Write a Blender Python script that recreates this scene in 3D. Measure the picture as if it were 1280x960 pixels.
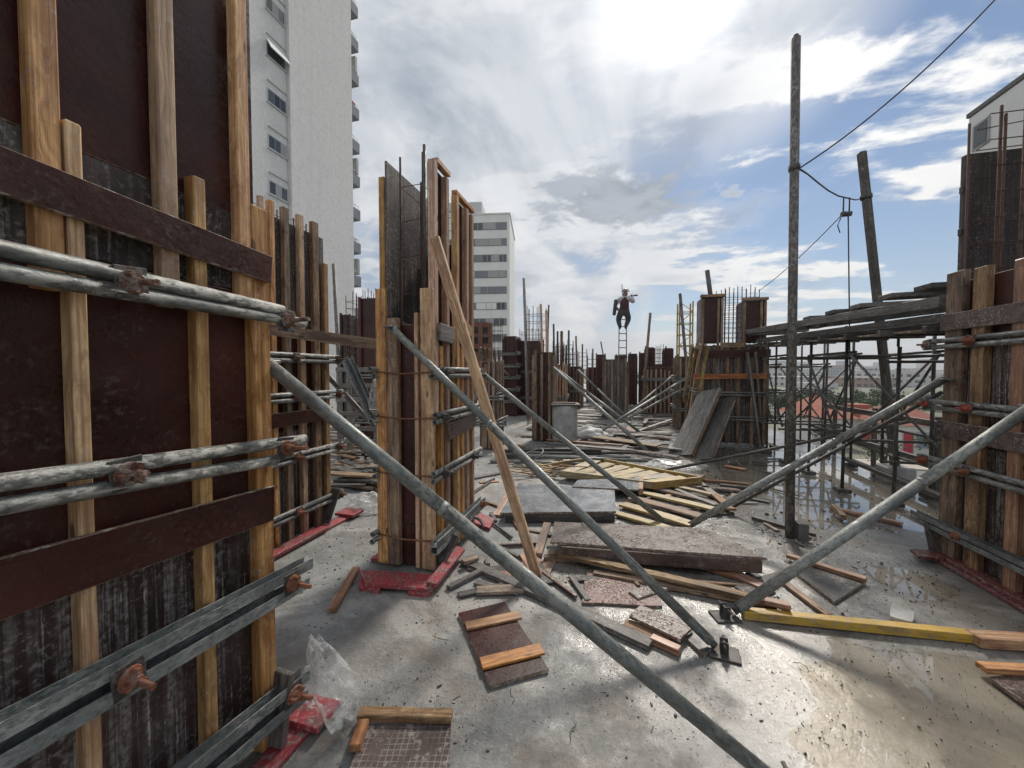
import bpy, bmesh, math, random
import numpy as np
from mathutils import Vector, Matrix, noise as mnoise

for o in list(bpy.data.objects):
    bpy.data.objects.remove(o)
S = bpy.context.scene
COL = S.collection
random.seed(7)

# ------------------------------------------------------------------ camera
CAM_H, FPX = 1.5, 481.0                      # eye height in metres, focal length in photo pixels (1280 wide)
YAW = math.atan(130 / FPX)
PITCH = math.atan(15 / FPX)
cam_d = bpy.data.cameras.new('camera')
cam_d.sensor_width = 36.0
cam_d.lens = 36.0 * FPX / 1280.0
cam_d.clip_start = 0.05
cam_d.clip_end = 12000
cam = bpy.data.objects.new('camera', cam_d)
COL.objects.link(cam)
cam.location = (0, 0, CAM_H)
cam.rotation_euler = (math.pi / 2 - PITCH, 0, YAW)
S.camera = cam

# ------------------------------------------------------------------ light and exposure
SUN_EL, SUN_AZ = math.radians(43.0), math.radians(8.0)      # azimuth from +Y towards +X
SUN_DIR = Vector((math.sin(SUN_AZ) * math.cos(SUN_EL), math.cos(SUN_AZ) * math.cos(SUN_EL), math.sin(SUN_EL)))
sun_d = bpy.data.lights.new('sun', 'SUN')
sun_d.energy = 2.4
sun_d.angle = math.radians(9.0)
sun_d.color = (1.0, 0.93, 0.83)
sun = bpy.data.objects.new('sun', sun_d)
COL.objects.link(sun)
sun.rotation_euler = (-SUN_DIR).to_track_quat('-Z', 'Y').to_euler()
S.view_settings.view_transform = 'Standard'
S.view_settings.look = 'None'
S.view_settings.exposure = 0.55
S.view_settings.gamma = 1.0
S.view_settings.use_curve_mapping = False
S.cycles.max_bounces = 6
S.cycles.transparent_max_bounces = 12
S.cycles.use_denoising = True
S.cycles.caustics_reflective = False
S.cycles.caustics_refractive = False


class NT:
    """tiny helper around a node tree"""
    def __init__(self, tree):
        self.t = tree
        self.n = tree.nodes
        self.l = tree.links

    def new(self, typ, **kw):
        nd = self.n.new(typ)
        for k, v in kw.items():
            if k.startswith('i_'):
                nd.inputs[k[2:].replace('_', ' ')].default_value = v
            else:
                setattr(nd, k, v)
        return nd

    def put(self, sock, v):
        if hasattr(v, 'is_output'):
            self.l.new(v, sock)
        else:
            sock.default_value = v

    def math(self, op, a, b=None, c=None, clamp=False):
        nd = self.n.new('ShaderNodeMath')
        nd.operation = op
        nd.use_clamp = clamp
        for i, v in enumerate((a, b, c)):
            if v is not None:
                self.put(nd.inputs[i], v)
        return nd.outputs[0]

    def vmath(self, op, a, b=None, scale=None):
        nd = self.n.new('ShaderNodeVectorMath')
        nd.operation = op
        self.put(nd.inputs[0], a)
        if b is not None:
            self.put(nd.inputs[1], b)
        if scale is not None:
            self.put(nd.inputs['Scale'], scale)
        return nd.outputs['Value'] if op in ('DOT_PRODUCT', 'LENGTH', 'DISTANCE') else nd.outputs['Vector']

    def noise(self, vec, scale, detail=4, rough=0.55, dist=0.0):
        nd = self.n.new('ShaderNodeTexNoise')
        if vec is not None:
            self.l.new(vec, nd.inputs['Vector'])
        nd.inputs['Scale'].default_value = scale
        nd.inputs['Detail'].default_value = detail
        nd.inputs['Roughness'].default_value = rough
        nd.inputs['Distortion'].default_value = dist
        return nd.outputs['Fac']

    def voro(self, vec, scale, feature='F1', out='Distance', rnd=1.0):
        nd = self.n.new('ShaderNodeTexVoronoi')
        nd.feature = feature
        if vec is not None:
            self.l.new(vec, nd.inputs['Vector'])
        nd.inputs['Scale'].default_value = scale
        nd.inputs['Randomness'].default_value = rnd
        return nd.outputs[out]

    def remap(self, v, a, b, lo=0.0, hi=1.0, smooth=False):
        nd = self.n.new('ShaderNodeMapRange')
        if smooth:
            nd.interpolation_type = 'SMOOTHSTEP'
        self.put(nd.inputs['Value'], v)
        self.put(nd.inputs['From Min'], a)
        self.put(nd.inputs['From Max'], b)
        self.put(nd.inputs['To Min'], lo)
        self.put(nd.inputs['To Max'], hi)
        return nd.outputs['Result']

    def mix(self, fac, a, b, mode='MIX'):
        nd = self.n.new('ShaderNodeMix')
        nd.data_type = 'RGBA'
        nd.blend_type = mode
        nd.clamp_factor = True
        self.put(nd.inputs[0], fac)
        for s, v in ((nd.inputs[6], a), (nd.inputs[7], b)):
            if hasattr(v, 'is_output'):
                self.l.new(v, s)
            else:
                s.default_value = (*v, 1.0) if len(v) == 3 else v
        return nd.outputs[2]

    def mapping(self, vec, scale=(1, 1, 1), rot=(0, 0, 0), loc=(0, 0, 0)):
        nd = self.n.new('ShaderNodeMapping')
        self.l.new(vec, nd.inputs['Vector'])
        nd.inputs['Scale'].default_value = scale
        nd.inputs['Rotation'].default_value = rot
        nd.inputs['Location'].default_value = loc
        return nd.outputs['Vector']


# ------------------------------------------------------------------ sky: clear air and two cloud sheets
world = bpy.data.worlds.new('World')
S.world = world
world.use_nodes = True
w = NT(world.node_tree)
w.n.clear()
w_out = w.new('ShaderNodeOutputWorld')
sky = w.new('ShaderNodeTexSky', sky_type='NISHITA', sun_disc=False, sun_elevation=SUN_EL, sun_rotation=SUN_AZ)
sky.altitude = 700
sky.air_density = 1.15
sky.dust_density = 0.2
sky.ozone_density = 2.4
bg_blue = w.new('ShaderNodeBackground')
bg_blue.inputs['Strength'].default_value = 0.057
hsv = w.new('ShaderNodeHueSaturation')
hsv.inputs['Saturation'].default_value = 1.22
w.l.new(sky.outputs[0], hsv.inputs['Color'])
w.l.new(hsv.outputs[0], bg_blue.inputs['Color'])
tc = w.new('ShaderNodeTexCoord')
dirv = w.vmath('NORMALIZE', tc.outputs['Generated'])
sep = w.new('ShaderNodeSeparateXYZ')
w.l.new(dirv, sep.inputs[0])
dz = w.math('ADD', w.math('MAXIMUM', sep.outputs['Z'], 0.0), 0.16)
cmb = w.new('ShaderNodeCombineXYZ')
w.put(cmb.inputs[0], w.math('DIVIDE', sep.outputs['X'], dz))
w.put(cmb.inputs[1], w.math('DIVIDE', sep.outputs['Y'], dz))
plane = cmb.outputs[0]
# high veil drawn out by the wind, a broken grey sheet, and white cumulus
veil = w.noise(w.mapping(plane, scale=(1.3, 0.36, 1), rot=(0, 0, math.radians(12)), loc=(3.1, 0.2, 0)), 1.5, 6, 0.5, 0.7)
grey = w.noise(w.mapping(plane, scale=(0.8, 0.62, 1), rot=(0, 0, math.radians(-35)), loc=(8.6, 1.9, 2)), 1.55, 10, 0.58, 0.5)
puff = w.noise(w.mapping(plane, scale=(0.45, 0.95, 1), rot=(0, 0, math.radians(28)), loc=(1.2, 4.9, 0)), 2.2, 12, 0.60, 0.25)
fine = w.noise(w.mapping(plane, scale=(1, 1, 1), loc=(5, 2, 1)), 5.0, 8, 0.6, 0.4)
# the west (-X) is overcast, the sky opens up to the east (+X)
east = w.math('SUBTRACT', w.math('MULTIPLY', sep.outputs['X'], 1.0), w.math('MULTIPLY', sep.outputs['Z'], 0.32))
open_amt = w.remap(east, -0.14, 0.30, 0.0, 1.0, True)
veil_m = w.remap(w.math('SUBTRACT', veil, w.math('MULTIPLY', open_amt, 0.55)), 0.25, 0.56, 0.0, 1.0, True)
puff_m = w.remap(w.math('ADD', puff, w.math('MULTIPLY', w.math('SUBTRACT', fine, 0.5), 0.30)), 0.465, 0.56, 0.0, 1.0, True)
grey_m = w.remap(w.math('ADD', w.math('SUBTRACT', grey, w.math('MULTIPLY', open_amt, 0.12)), w.math('MULTIPLY', w.math('SUBTRACT', fine, 0.5), 0.22)), 0.42, 0.58, 0.0, 1.0, True)
# one darker bank stands low ahead, under the sun
bank_d = w.vmath('SUBTRACT', plane, (0.010, 1.683, 0.0))
bank_v = w.mapping(bank_d, scale=(3.6, 4.6, 1), rot=(0, 0, math.radians(28)))
bank = w.remap(w.math('ADD', w.vmath('LENGTH', bank_v), w.math('MULTIPLY', w.math('SUBTRACT', fine, 0.5), 4.2)), 0.65, 1.25, 1.0, 0.0, True)
mu = w.math('MAXIMUM', w.vmath('DOT_PRODUCT', dirv, tuple(SUN_DIR)), 0.0)
glow = w.math('ADD', w.math('MULTIPLY', w.math('POWER', mu, 9.0), 0.07), w.math('MULTIPLY', w.math('POWER', mu, 120.0), 0.36))
core = w.math('MULTIPLY', w.math('POWER', mu, 700.0), 9.0)
c_veil = w.mix(w.remap(veil, 0.38, 0.62, 0, 1, True), (0.19, 0.235, 0.315), (0.575, 0.585, 0.60))
c_grey = w.mix(w.remap(grey, 0.50, 0.70, 0, 1, True), (0.43, 0.455, 0.49), (0.15, 0.19, 0.255))
c_puff = w.mix(w.remap(puff, 0.54, 0.74, 0, 1, True), (0.74, 0.73, 0.715), (0.42, 0.435, 0.46))
c_cloud = w.mix(grey_m, c_veil, c_grey)
c_cloud = w.mix(w.math('MULTIPLY', puff_m, w.remap(open_amt, 0, 1, 0.30, 0.92)), c_cloud, c_puff)
c_cloud = w.mix(w.math('MULTIPLY', bank, 0.9), c_cloud, w.mix(w.remap(fine, 0.40, 0.62, 0, 1, True), (0.20, 0.235, 0.29), (0.085, 0.11, 0.155)))
c_cloud = w.mix(1.0, c_cloud, w.mix(glow, (0, 0, 0), (1.0, 0.97, 0.91)), 'ADD')
c_core = w.vmath('SCALE', (1.0, 0.96, 0.88), scale=core)
c_cloud = w.mix(1.0, c_cloud, c_core, 'ADD')
cover = w.math('SUBTRACT', 1.0, w.math('MULTIPLY', w.math('SUBTRACT', 1.0, veil_m), w.math('MULTIPLY', w.math('SUBTRACT', 1.0, puff_m), w.math('SUBTRACT', 1.0, w.math('MAXIMUM', bank, w.math('MULTIPLY', grey_m, w.remap(open_amt, 0, 1, 1.0, 0.25)))))))
cover = w.math('MAXIMUM', cover, w.remap(sep.outputs['Z'], 0.0, 0.13, 0.80, 0.0, True))     # thicker air near the horizon
cover = w.math('MAXIMUM', cover, w.remap(mu, 0.93, 0.985, 0.0, 1.0, True))                  # the sun stands behind cloud
bg_cloud = w.new('ShaderNodeBackground')
w.l.new(c_cloud, bg_cloud.inputs['Color'])
bg_cloud.inputs['Strength'].default_value = 1.0
mixs = w.new('ShaderNodeMixShader')
w.put(mixs.inputs[0], cover)
w.l.new(bg_blue.outputs[0], mixs.inputs[1])
w.l.new(bg_cloud.outputs[0], mixs.inputs[2])
w.l.new(mixs.outputs[0], w_out.inputs['Surface'])
world.cycles.sampling_method = 'MANUAL'
world.cycles.sample_map_resolution = 512

# ------------------------------------------------------------------ measuring helpers (photo pixel -> point in the place)
_r = Vector((math.cos(YAW), math.sin(YAW), 0))
_F = Vector((-math.sin(YAW) * math.cos(PITCH), math.cos(YAW) * math.cos(PITCH), -math.sin(PITCH)))
_U = Vector((-math.sin(YAW) * math.sin(PITCH), math.cos(YAW) * math.sin(PITCH), math.cos(PITCH)))
_C = Vector((0, 0, CAM_H))


def ray(x, y):
    return _F + _r * ((x - 640) / FPX) - _U * ((y - 480) / FPX)


def g(x, y, z=0.0):                # on a horizontal surface at height z
    d = ray(x, y)
    return _C + d * ((z - CAM_H) / d.z)


def vx(x, y, X):                   # on the vertical plane X
    d = ray(x, y)
    return _C + d * (X / d.x)


def wy(x, y, Y):                   # on the vertical plane Y
    d = ray(x, y)
    return _C + d * (Y / d.y)


def dp(x, y, t):                   # at depth t
    return _C + ray(x, y) * t


# ------------------------------------------------------------------ materials
MATS = {}


def base_mat(name):
    m = bpy.data.materials.new(name)
    m.use_nodes = True
    nt = NT(m.node_tree)
    b = nt.n['Principled BSDF']
    MATS[name] = m
    return m, nt, b


def obj_coords(nt, rnd=True):
    t = nt.new('ShaderNodeTexCoord')
    v = t.outputs['Object']
    if not rnd:
        return v, None
    oi = nt.new('ShaderNodeObjectInfo')
    off = nt.vmath('SCALE', (17.0, 9.0, 23.0), scale=oi.outputs['Random'])
    return nt.vmath('ADD', v, off), oi.outputs['Random']


def bump(nt, b, h, strength=0.3, dist=0.01):
    nd = nt.new('ShaderNodeBump')
    nd.inputs['Strength'].default_value = strength
    nd.inputs['Distance'].default_value = dist
    nt.l.new(h, nd.inputs['Height'])
    nt.l.new(nd.outputs[0], b.inputs['Normal'])


def wood(name, c1, c2, cdark, dirt=0.35, rough=0.72, splat=0.25):
    m, nt, b = base_mat(name)
    v, rnd = obj_coords(nt)
    gv = nt.mapping(v, scale=(1.6, 26, 26))
    warp = nt.noise(nt.mapping(v, scale=(3, 6, 6)), 1.0, 2)
    gv2 = nt.vmath('ADD', gv, nt.vmath('SCALE', (1.0, 5.0, 5.0), scale=warp))
    grain = nt.noise(gv2, 1.6, 6, 0.62, 0.3)
    ring = nt.noise(nt.mapping(v, scale=(0.7, 60, 60)), 1.6, 3, 0.6)
    col = nt.mix(nt.remap(grain, 0.38, 0.62), tuple(k * 0.8 for k in c1), tuple(min(1, k * 1.08) for k in c2))
    col = nt.mix(nt.remap(ring, 0.47, 0.62, 0, 0.6), col, cdark)
    saw = nt.noise(nt.mapping(v, scale=(70, 3, 3), rot=(0, 0, 0.15)), 1.0, 2, 0.5)
    col = nt.mix(nt.remap(saw, 0.55, 0.75, 0, 0.22), col, cdark)
    # knots
    kv = nt.voro(nt.mapping(v, scale=(4.5, 13, 13)), 1.0)
    knot = nt.remap(kv, 0.07, 0.17, 0.9, 0.0, True)
    col = nt.mix(knot, col, tuple(c * 0.45 for c in cdark))
    # damp reddish patches and dirt
    pat = nt.noise(nt.mapping(v, scale=(2.2, 9, 9)), 1.3, 5, 0.65)
    col = nt.mix(nt.remap(pat, 0.46, 0.64, 0, min(1, dirt * 1.35)), col, cdark)
    hue = nt.new('ShaderNodeHueSaturation')
    nt.put(hue.inputs['Value'], nt.remap(rnd, 0, 1, 0.70, 1.12))
    nt.put(hue.inputs['Saturation'], nt.remap(nt.math('FRACT', nt.math('MULTIPLY', rnd, 7.31)), 0, 1, 0.66, 1.12))
    nt.put(hue.inputs['Hue'], nt.remap(nt.math('FRACT', nt.math('MULTIPLY', rnd, 3.77)), 0, 1, 0.488, 0.508))
    nt.l.new(col, hue.inputs['Color'])
    col = hue.outputs[0]
    sp = nt.noise(v, 38, 6, 0.7)
    spm = nt.math('MULTIPLY', nt.remap(sp, 0.57, 0.63), nt.remap(nt.noise(v, 4, 2), 0.42, 0.60))
    col = nt.mix(nt.math('MULTIPLY', spm, splat), col, (0.40, 0.38, 0.35))
    nt.l.new(col, b.inputs['Base Color'])
    nt.put(b.inputs['Roughness'], nt.remap(pat, 0.3, 0.8, rough + 0.1, rough - 0.22))
    bump(nt, b, nt.math('ADD', grain, nt.math('MULTIPLY', ring, 0.6)), 0.45, 0.004)
    return m


wood('wood_fresh', (0.59, 0.305, 0.11), (0.77, 0.47, 0.21), (0.26, 0.10, 0.035), 0.5, 0.72, 0.5)
wood('wood_orange', (0.42, 0.185, 0.06), (0.58, 0.30, 0.115), (0.19, 0.065, 0.025), 0.5, 0.5)
wood('wood_aged', (0.25, 0.15, 0.078), (0.43, 0.29, 0.165), (0.09, 0.045, 0.025), 0.6, 0.75, 0.5)
wood('wood_grey', (0.155, 0.135, 0.12), (0.27, 0.24, 0.215), (0.07, 0.06, 0.05), 0.6, 0.65, 0.9)
wood('wood_dark', (0.075, 0.065, 0.057), (0.15, 0.135, 0.12), (0.035, 0.03, 0.025), 0.5, 0.7, 0.6)
wood('wood_yellow', (0.36, 0.255, 0.085), (0.54, 0.41, 0.16), (0.17, 0.105, 0.04), 0.65, 0.5, 0.9)


def painted(name, c, cworn, rough=0.5, wear=0.5):
    m, nt, b = base_mat(name)
    v, rnd = obj_coords(nt)
    n1 = nt.noise(nt.mapping(v, scale=(1.5, 6, 6)), 3, 7, 0.68)
    n2 = nt.noise(v, 55, 4, 0.6)
    col = nt.mix(nt.remap(n1, 0.50, 0.60, 0, wear), c, cworn)
    col = nt.mix(nt.remap(nt.noise(v, 17, 6, 0.7), 0.56, 0.64, 0, wear * 0.8), col, cworn)
    col = nt.mix(nt.remap(n2, 0.54, 0.64, 0, 0.7), col, (0.36, 0.33, 0.29))
    col = nt.mix(nt.math('MULTIPLY', nt.remap(nt.noise(nt.mapping(v, loc=(2, 5, 1)), 7, 7, 0.72), 0.54, 0.62, 0, 0.55), nt.remap(n2, 0.35, 0.55)), col, (0.30, 0.27, 0.24))
    hue = nt.new('ShaderNodeHueSaturation')
    nt.put(hue.inputs['Value'], nt.remap(rnd, 0, 1, 0.8, 1.12))
    nt.l.new(col, hue.inputs['Color'])
    nt.l.new(hue.outputs[0], b.inputs['Base Color'])
    nt.put(b.inputs['Roughness'], nt.remap(n1, 0.3, 0.7, rough - 0.1, rough + 0.25))
    bump(nt, b, n1, 0.25, 0.004)
    return m


painted('paint_red', (0.36, 0.04, 0.055), (0.17, 0.085, 0.075), 0.5, 0.9)
painted('paint_oxide', (0.15, 0.035, 0.035), (0.09, 0.05, 0.045), 0.45, 0.6)
painted('paint_yellow', (0.60, 0.37, 0.045), (0.26, 0.16, 0.06), 0.4, 0.7)


def ply(name, c, streak=0.0, scuff=0.4, rough=0.32, grid=False, wet=0.0):
    """phenolic faced shuttering plywood; panel meshes have X along, Y across (or Z up), thin in the third axis"""
    m, nt, b = base_mat(name)
    v, rnd = obj_coords(nt)
    big = nt.noise(v, 2.1, 6, 0.62)
    fine = nt.noise(v, 60, 5, 0.7)
    col = nt.mix(nt.remap(big, 0.36, 0.66), tuple(k * 0.6 for k in c), tuple(k * 1.5 for k in c))
    blot = nt.noise(nt.mapping(v, loc=(3, 1, 7)), 6.5, 7, 0.7, 0.4)
    col = nt.mix(nt.remap(blot, 0.52, 0.68, 0, 0.7 * scuff), col, tuple(min(1, k * 1.5 + 0.06) for k in c))
    sc = nt.math('MULTIPLY', nt.remap(fine, 0.54, 0.62), nt.remap(nt.noise(v, 5, 4, 0.7), 0.42, 0.60))
    col = nt.mix(nt.math('MULTIPLY', sc, scuff), col, (0.33, 0.31, 0.29))
    scr = nt.noise(nt.mapping(v, scale=(30, 2, 3), rot=(0.3, 0.2, 0.7)), 2.0, 3, 0.6)
    col = nt.mix(nt.remap(scr, 0.70, 0.74, 0, 0.35 * scuff), col, (0.28, 0.26, 0.25))
    b.inputs['Specular IOR Level'].default_value = 0.3
    rgh = nt.math('ADD', nt.remap(blot, 0.35, 0.65, rough - 0.12, rough + 0.14), nt.remap(fine, 0.4, 0.7, 0.0, 0.12))
    hgt = fine
    if streak:
        sv = nt.noise(nt.mapping(v, scale=(46, 46, 0.9)), 1.0, 5, 0.7, 0.15)
        sv2 = nt.noise(nt.mapping(v, scale=(9, 9, 1.0)), 1.0, 4, 0.6)
        drip = nt.math('MULTIPLY', nt.remap(sv, 0.47, 0.60), nt.remap(sv2, 0.36, 0.6))
        drip = nt.math('MULTIPLY', drip, nt.remap(fine, 0.36, 0.56))
        col = nt.mix(nt.math('MULTIPLY', drip, streak), col, (0.34, 0.325, 0.31))
        wob = nt.vmath('ADD', v, nt.vmath('SCALE', (0.02, 0.02, 0.0), scale=nt.noise(v, 6, 3, 0.6)))
        runs = nt.noise(nt.mapping(wob, scale=(70, 70, 1.1)), 1.0, 4, 0.6)
        col = nt.mix(nt.math('MULTIPLY', nt.remap(runs, 0.60, 0.66, 0, 0.85 * streak), nt.remap(nt.noise(v, 30, 5, 0.7), 0.36, 0.52)), col, (0.46, 0.44, 0.42))
        rgh = nt.math('ADD', rgh, nt.math('MULTIPLY', drip, 0.35))
        hgt = nt.math('ADD', fine, nt.math('MULTIPLY', drip, 1.5))
    if grid:
        sx = nt.new('ShaderNodeSeparateXYZ')
        nt.l.new(nt.vmath('ADD', v, nt.vmath('SCALE', (0.02, 0.02, 0.0), scale=nt.noise(v, 7, 3))), sx.inputs[0])
        lines = None
        for ax in (0, 1):
            fr = nt.math('ABSOLUTE', nt.math('SUBTRACT', nt.math('FRACT', nt.math('MULTIPLY', sx.outputs[ax], 42)), 0.5))
            ln = nt.remap(fr, 0.40, 0.47)
            lines = ln if lines is None else nt.math('MAXIMUM', lines, ln)
        lines = nt.math('MULTIPLY', lines, nt.remap(nt.noise(v, 6, 4), 0.40, 0.55))
        col = nt.mix(nt.math('MULTIPLY', lines, 0.55), col, (0.36, 0.32, 0.29))
        col = nt.mix(nt.remap(nt.noise(v, 9, 6, 0.7), 0.56, 0.66, 0, 0.75), col, (0.42, 0.40, 0.37))
    hue = nt.new('ShaderNodeHueSaturation')
    nt.put(hue.inputs['Value'], nt.remap(rnd, 0, 1, 0.85, 1.2))
    nt.l.new(col, hue.inputs['Color'])
    nt.l.new(hue.outputs[0], b.inputs['Base Color'])
    nt.put(b.inputs['Roughness'], rgh)
    hgt = nt.math('ADD', hgt, nt.math('MULTIPLY', blot, 2.0))
    if wet:      # rain drops standing on the film
        dr_ = nt.remap(nt.voro(v, 62), 0.18, 0.42, 1, 0, True)
        dr_ = nt.math('MULTIPLY', dr_, nt.remap(nt.noise(v, 7, 4, 0.6), 0.42, 0.56))
        hgt = nt.math('ADD', hgt, nt.math('MULTIPLY', dr_, 2.2 * wet))
    bump(nt, b, hgt, 0.32 + 0.3 * wet, 0.004)
    return m


m, nt, b = base_mat('ply_edge')
v, rnd = obj_coords(nt)
lay = nt.noise(v, 90, 3, 0.6)
col = nt.mix(nt.remap(lay, 0.4, 0.6), (0.13, 0.085, 0.06), (0.30, 0.22, 0.16))
col = nt.mix(nt.remap(nt.noise(v, 24, 5, 0.7), 0.53, 0.62), col, (0.52, 0.48, 0.43))
nt.l.new(col, b.inputs['Base Color'])
b.inputs['Roughness'].default_value = 0.8
ply('ply_brown', (0.052, 0.0165, 0.0120), 0, 0.14, 0.30)
ply('ply_smooth', (0.050, 0.0170, 0.0130), 0, 0.05, 0.20)
ply('ply_cast', (0.030, 0.020, 0.018), 0.12, 0.4, 0.5)
ply('ply_streaked', (0.038, 0.022, 0.019), 1.0, 0.6, 0.45)
ply('ply_dirty', (0.062, 0.048, 0.044), 0.6, 0.9, 0.55)
ply('ply_worn', (0.100, 0.068, 0.058), 0, 1.0, 0.26, wet=1.0)
ply('ply_red', (0.13, 0.060, 0.048), 0, 1.0, 0.30, wet=1.0)
ply('ply_grey', (0.17, 0.18, 0.195), 0, 1.0, 0.22, wet=0.6)
ply('ply_black', (0.045, 0.043, 0.042), 0, 0.9, 0.38)
ply('ply_grid', (0.085, 0.060, 0.055), 0, 1.0, 0.45, True)


def metal(name, c1, c2, csplat, splat=0.6, metallic=0.35, rough=0.5, rustc=None, rustamt=0.3):
    m, nt, b = base_mat(name)
    v, rnd = obj_coords(nt)
    n1 = nt.noise(v, 9, 6, 0.68)
    n2 = nt.noise(nt.mapping(v, scale=(1, 2.2, 2.2)), 24, 6, 0.7)
    n3 = nt.noise(v, 3.0, 3, 0.5)
    col = nt.mix(nt.remap(n1, 0.3, 0.7), c1, c2)
    if rustc:
        col = nt.mix(nt.remap(nt.noise(v, 14, 5, 0.7), 0.55, 0.68, 0, rustamt), col, rustc)
    sm = nt.math('MULTIPLY', nt.remap(n2, 0.47, 0.56), nt.remap(n3, 0.34, 0.54))
    n4 = nt.noise(nt.mapping(v, scale=(0.8, 1.6, 1.6)), 60, 5, 0.7)
    col = nt.mix(nt.remap(n4, 0.50, 0.62, 0, 0.55), col, tuple(k * 0.35 for k in c1))
    sm = nt.math('MAXIMUM', sm, nt.math('MULTIPLY', nt.remap(n4, 0.44, 0.36, 0, 0.8), nt.remap(n3, 0.3, 0.5)))
    col = nt.mix(nt.math('MULTIPLY', sm, splat), col, csplat)
    hue = nt.new('ShaderNodeHueSaturation')
    nt.put(hue.inputs['Value'], nt.remap(rnd, 0, 1, 0.8, 1.15))
    nt.l.new(col, hue.inputs['Color'])
    nt.l.new(hue.outputs[0], b.inputs['Base Color'])
    b.inputs['Metallic'].default_value = metallic
    nt.put(b.inputs['Roughness'], nt.math('ADD', rough, nt.math('MULTIPLY', sm, 0.3)))
    bump(nt, b, nt.math('ADD', n2, nt.math('MULTIPLY', sm, 0.8)), 0.35, 0.003)
    return m


metal('steel_prop', (0.135, 0.15, 0.14), (0.26, 0.275, 0.255), (0.46, 0.46, 0.42), 0.55, 0.2, 0.40, (0.12, 0.075, 0.05), 0.6)
metal('steel_pipe', (0.09, 0.098, 0.094), (0.19, 0.20, 0.19), (0.44, 0.43, 0.40), 0.85, 0.25, 0.45, (0.11, 0.06, 0.04), 0.5)
metal('steel_channel', (0.13, 0.15, 0.15), (0.23, 0.25, 0.25), (0.42, 0.43, 0.41), 0.7, 0.4, 0.38, (0.10, 0.06, 0.045), 0.4)
metal('steel_dark', (0.045, 0.042, 0.040), (0.085, 0.08, 0.075), (0.26, 0.25, 0.23), 0.5, 0.3, 0.55, (0.13, 0.06, 0.035), 0.6)
metal('rust', (0.17, 0.055, 0.027), (0.36, 0.125, 0.055), (0.34, 0.28, 0.23), 0.5, 0.1, 0.75)
metal('rust_dark', (0.09, 0.036, 0.022), (0.20, 0.075, 0.04), (0.38, 0.34, 0.30), 0.8, 0.1, 0.75)
metal('rust_red', (0.36, 0.05, 0.035), (0.45, 0.08, 0.05), (0.36, 0.26, 0.22), 0.4, 0.1, 0.6)
metal('rebar', (0.075, 0.040, 0.030), (0.13, 0.062, 0.042), (0.24, 0.2, 0.17), 0.3, 0.2, 0.8)
metal('pole_paint', (0.055, 0.052, 0.050), (0.13, 0.115, 0.10), (0.38, 0.36, 0.33), 0.75, 0.15, 0.55, (0.15, 0.065, 0.035), 0.8)
metal('mast_yellow', (0.36, 0.26, 0.06), (0.46, 0.33, 0.09), (0.2, 0.14, 0.06), 0.4, 0.1, 0.6)


def simple(name, c, rough=0.6, var=0.25, scale=3.0, metallic=0.0, spec=None):
    m, nt, b = base_mat(name)
    v, rnd = obj_coords(nt)
    n1 = nt.noise(v, scale, 6, 0.65)
    col = nt.mix(nt.remap(n1, 0.3, 0.7), tuple(k * (1 - var) for k in c), tuple(min(1, k * (1 + var)) for k in c))
    nt.l.new(col, b.inputs['Base Color'])
    b.inputs['Roughness'].default_value = rough
    b.inputs['Metallic'].default_value = metallic
    bump(nt, b, nt.noise(v, scale * 12, 4, 0.6), 0.15, 0.005)
    return m


simple('cement', (0.38, 0.375, 0.36), 0.8, 0.35, 5)
simple('cement_dark', (0.14, 0.135, 0.13), 0.8, 0.3, 6)
simple('wire', (0.035, 0.033, 0.032), 0.6, 0.1)
m, nt, b = base_mat('tower_render')
v, rnd = obj_coords(nt)
st = nt.noise(nt.mapping(v, scale=(2.6, 2.6, 0.10)), 1.0, 6, 0.65)
pt = nt.noise(v, 0.35, 6, 0.65)
fn_ = nt.noise(v, 5.0, 6, 0.75)
col = nt.mix(nt.remap(st, 0.48, 0.72, 0, 0.30), (0.74, 0.73, 0.70), (0.50, 0.49, 0.475))
col = nt.mix(nt.remap(pt, 0.50, 0.70, 0, 0.35), col, (0.62, 0.62, 0.62))
col = nt.mix(nt.remap(fn_, 0.50, 0.58, 0, 0.42), col, (0.52, 0.515, 0.495))
nt.l.new(col, b.inputs['Base Color'])
b.inputs['Roughness'].default_value = 0.9
bump(nt, b, fn_, 0.4, 0.05)
simple('tower_trim', (0.50, 0.50, 0.49), 0.9, 0.08, 1)
simple('white_wall', (0.76, 0.76, 0.74), 0.85, 0.06, 0.6)
simple('balcony_grey', (0.20, 0.215, 0.235), 0.8, 0.1, 1)
simple('frame_alu', (0.42, 0.43, 0.43), 0.5, 0.05, 2, 0.4)
simple('shutter', (0.36, 0.365, 0.36), 0.7, 0.08, 1)
simple('brick_red', (0.17, 0.075, 0.05), 0.9, 0.25, 9)
simple('roof_tile', (0.36, 0.125, 0.08), 0.85, 0.25, 2)
simple('roof_tile_dark', (0.26, 0.085, 0.06), 0.85, 0.25, 2)
simple('asphalt', (0.16, 0.155, 0.15), 0.85, 0.12, 0.4)
simple('paving', (0.40, 0.36, 0.30), 0.85, 0.12, 0.5)
simple('kerb', (0.5, 0.49, 0.46), 0.85, 0.1, 1)
simple('terrain', (0.16, 0.16, 0.12), 0.95, 0.35, 0.02)
simple('hill_green', (0.07, 0.09, 0.07), 0.95, 0.3, 0.004)
simple('bark', (0.10, 0.07, 0.05), 0.9, 0.3, 5)
simple('skin', (0.22, 0.12, 0.08), 0.6, 0.1)
simple('shirt_white', (0.50, 0.49, 0.48), 0.85, 0.1, 8)
simple('vest_maroon', (0.07, 0.02, 0.026), 0.8, 0.2, 8)
simple('trouser_dark', (0.075, 0.07, 0.068), 0.85, 0.2, 8)
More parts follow.
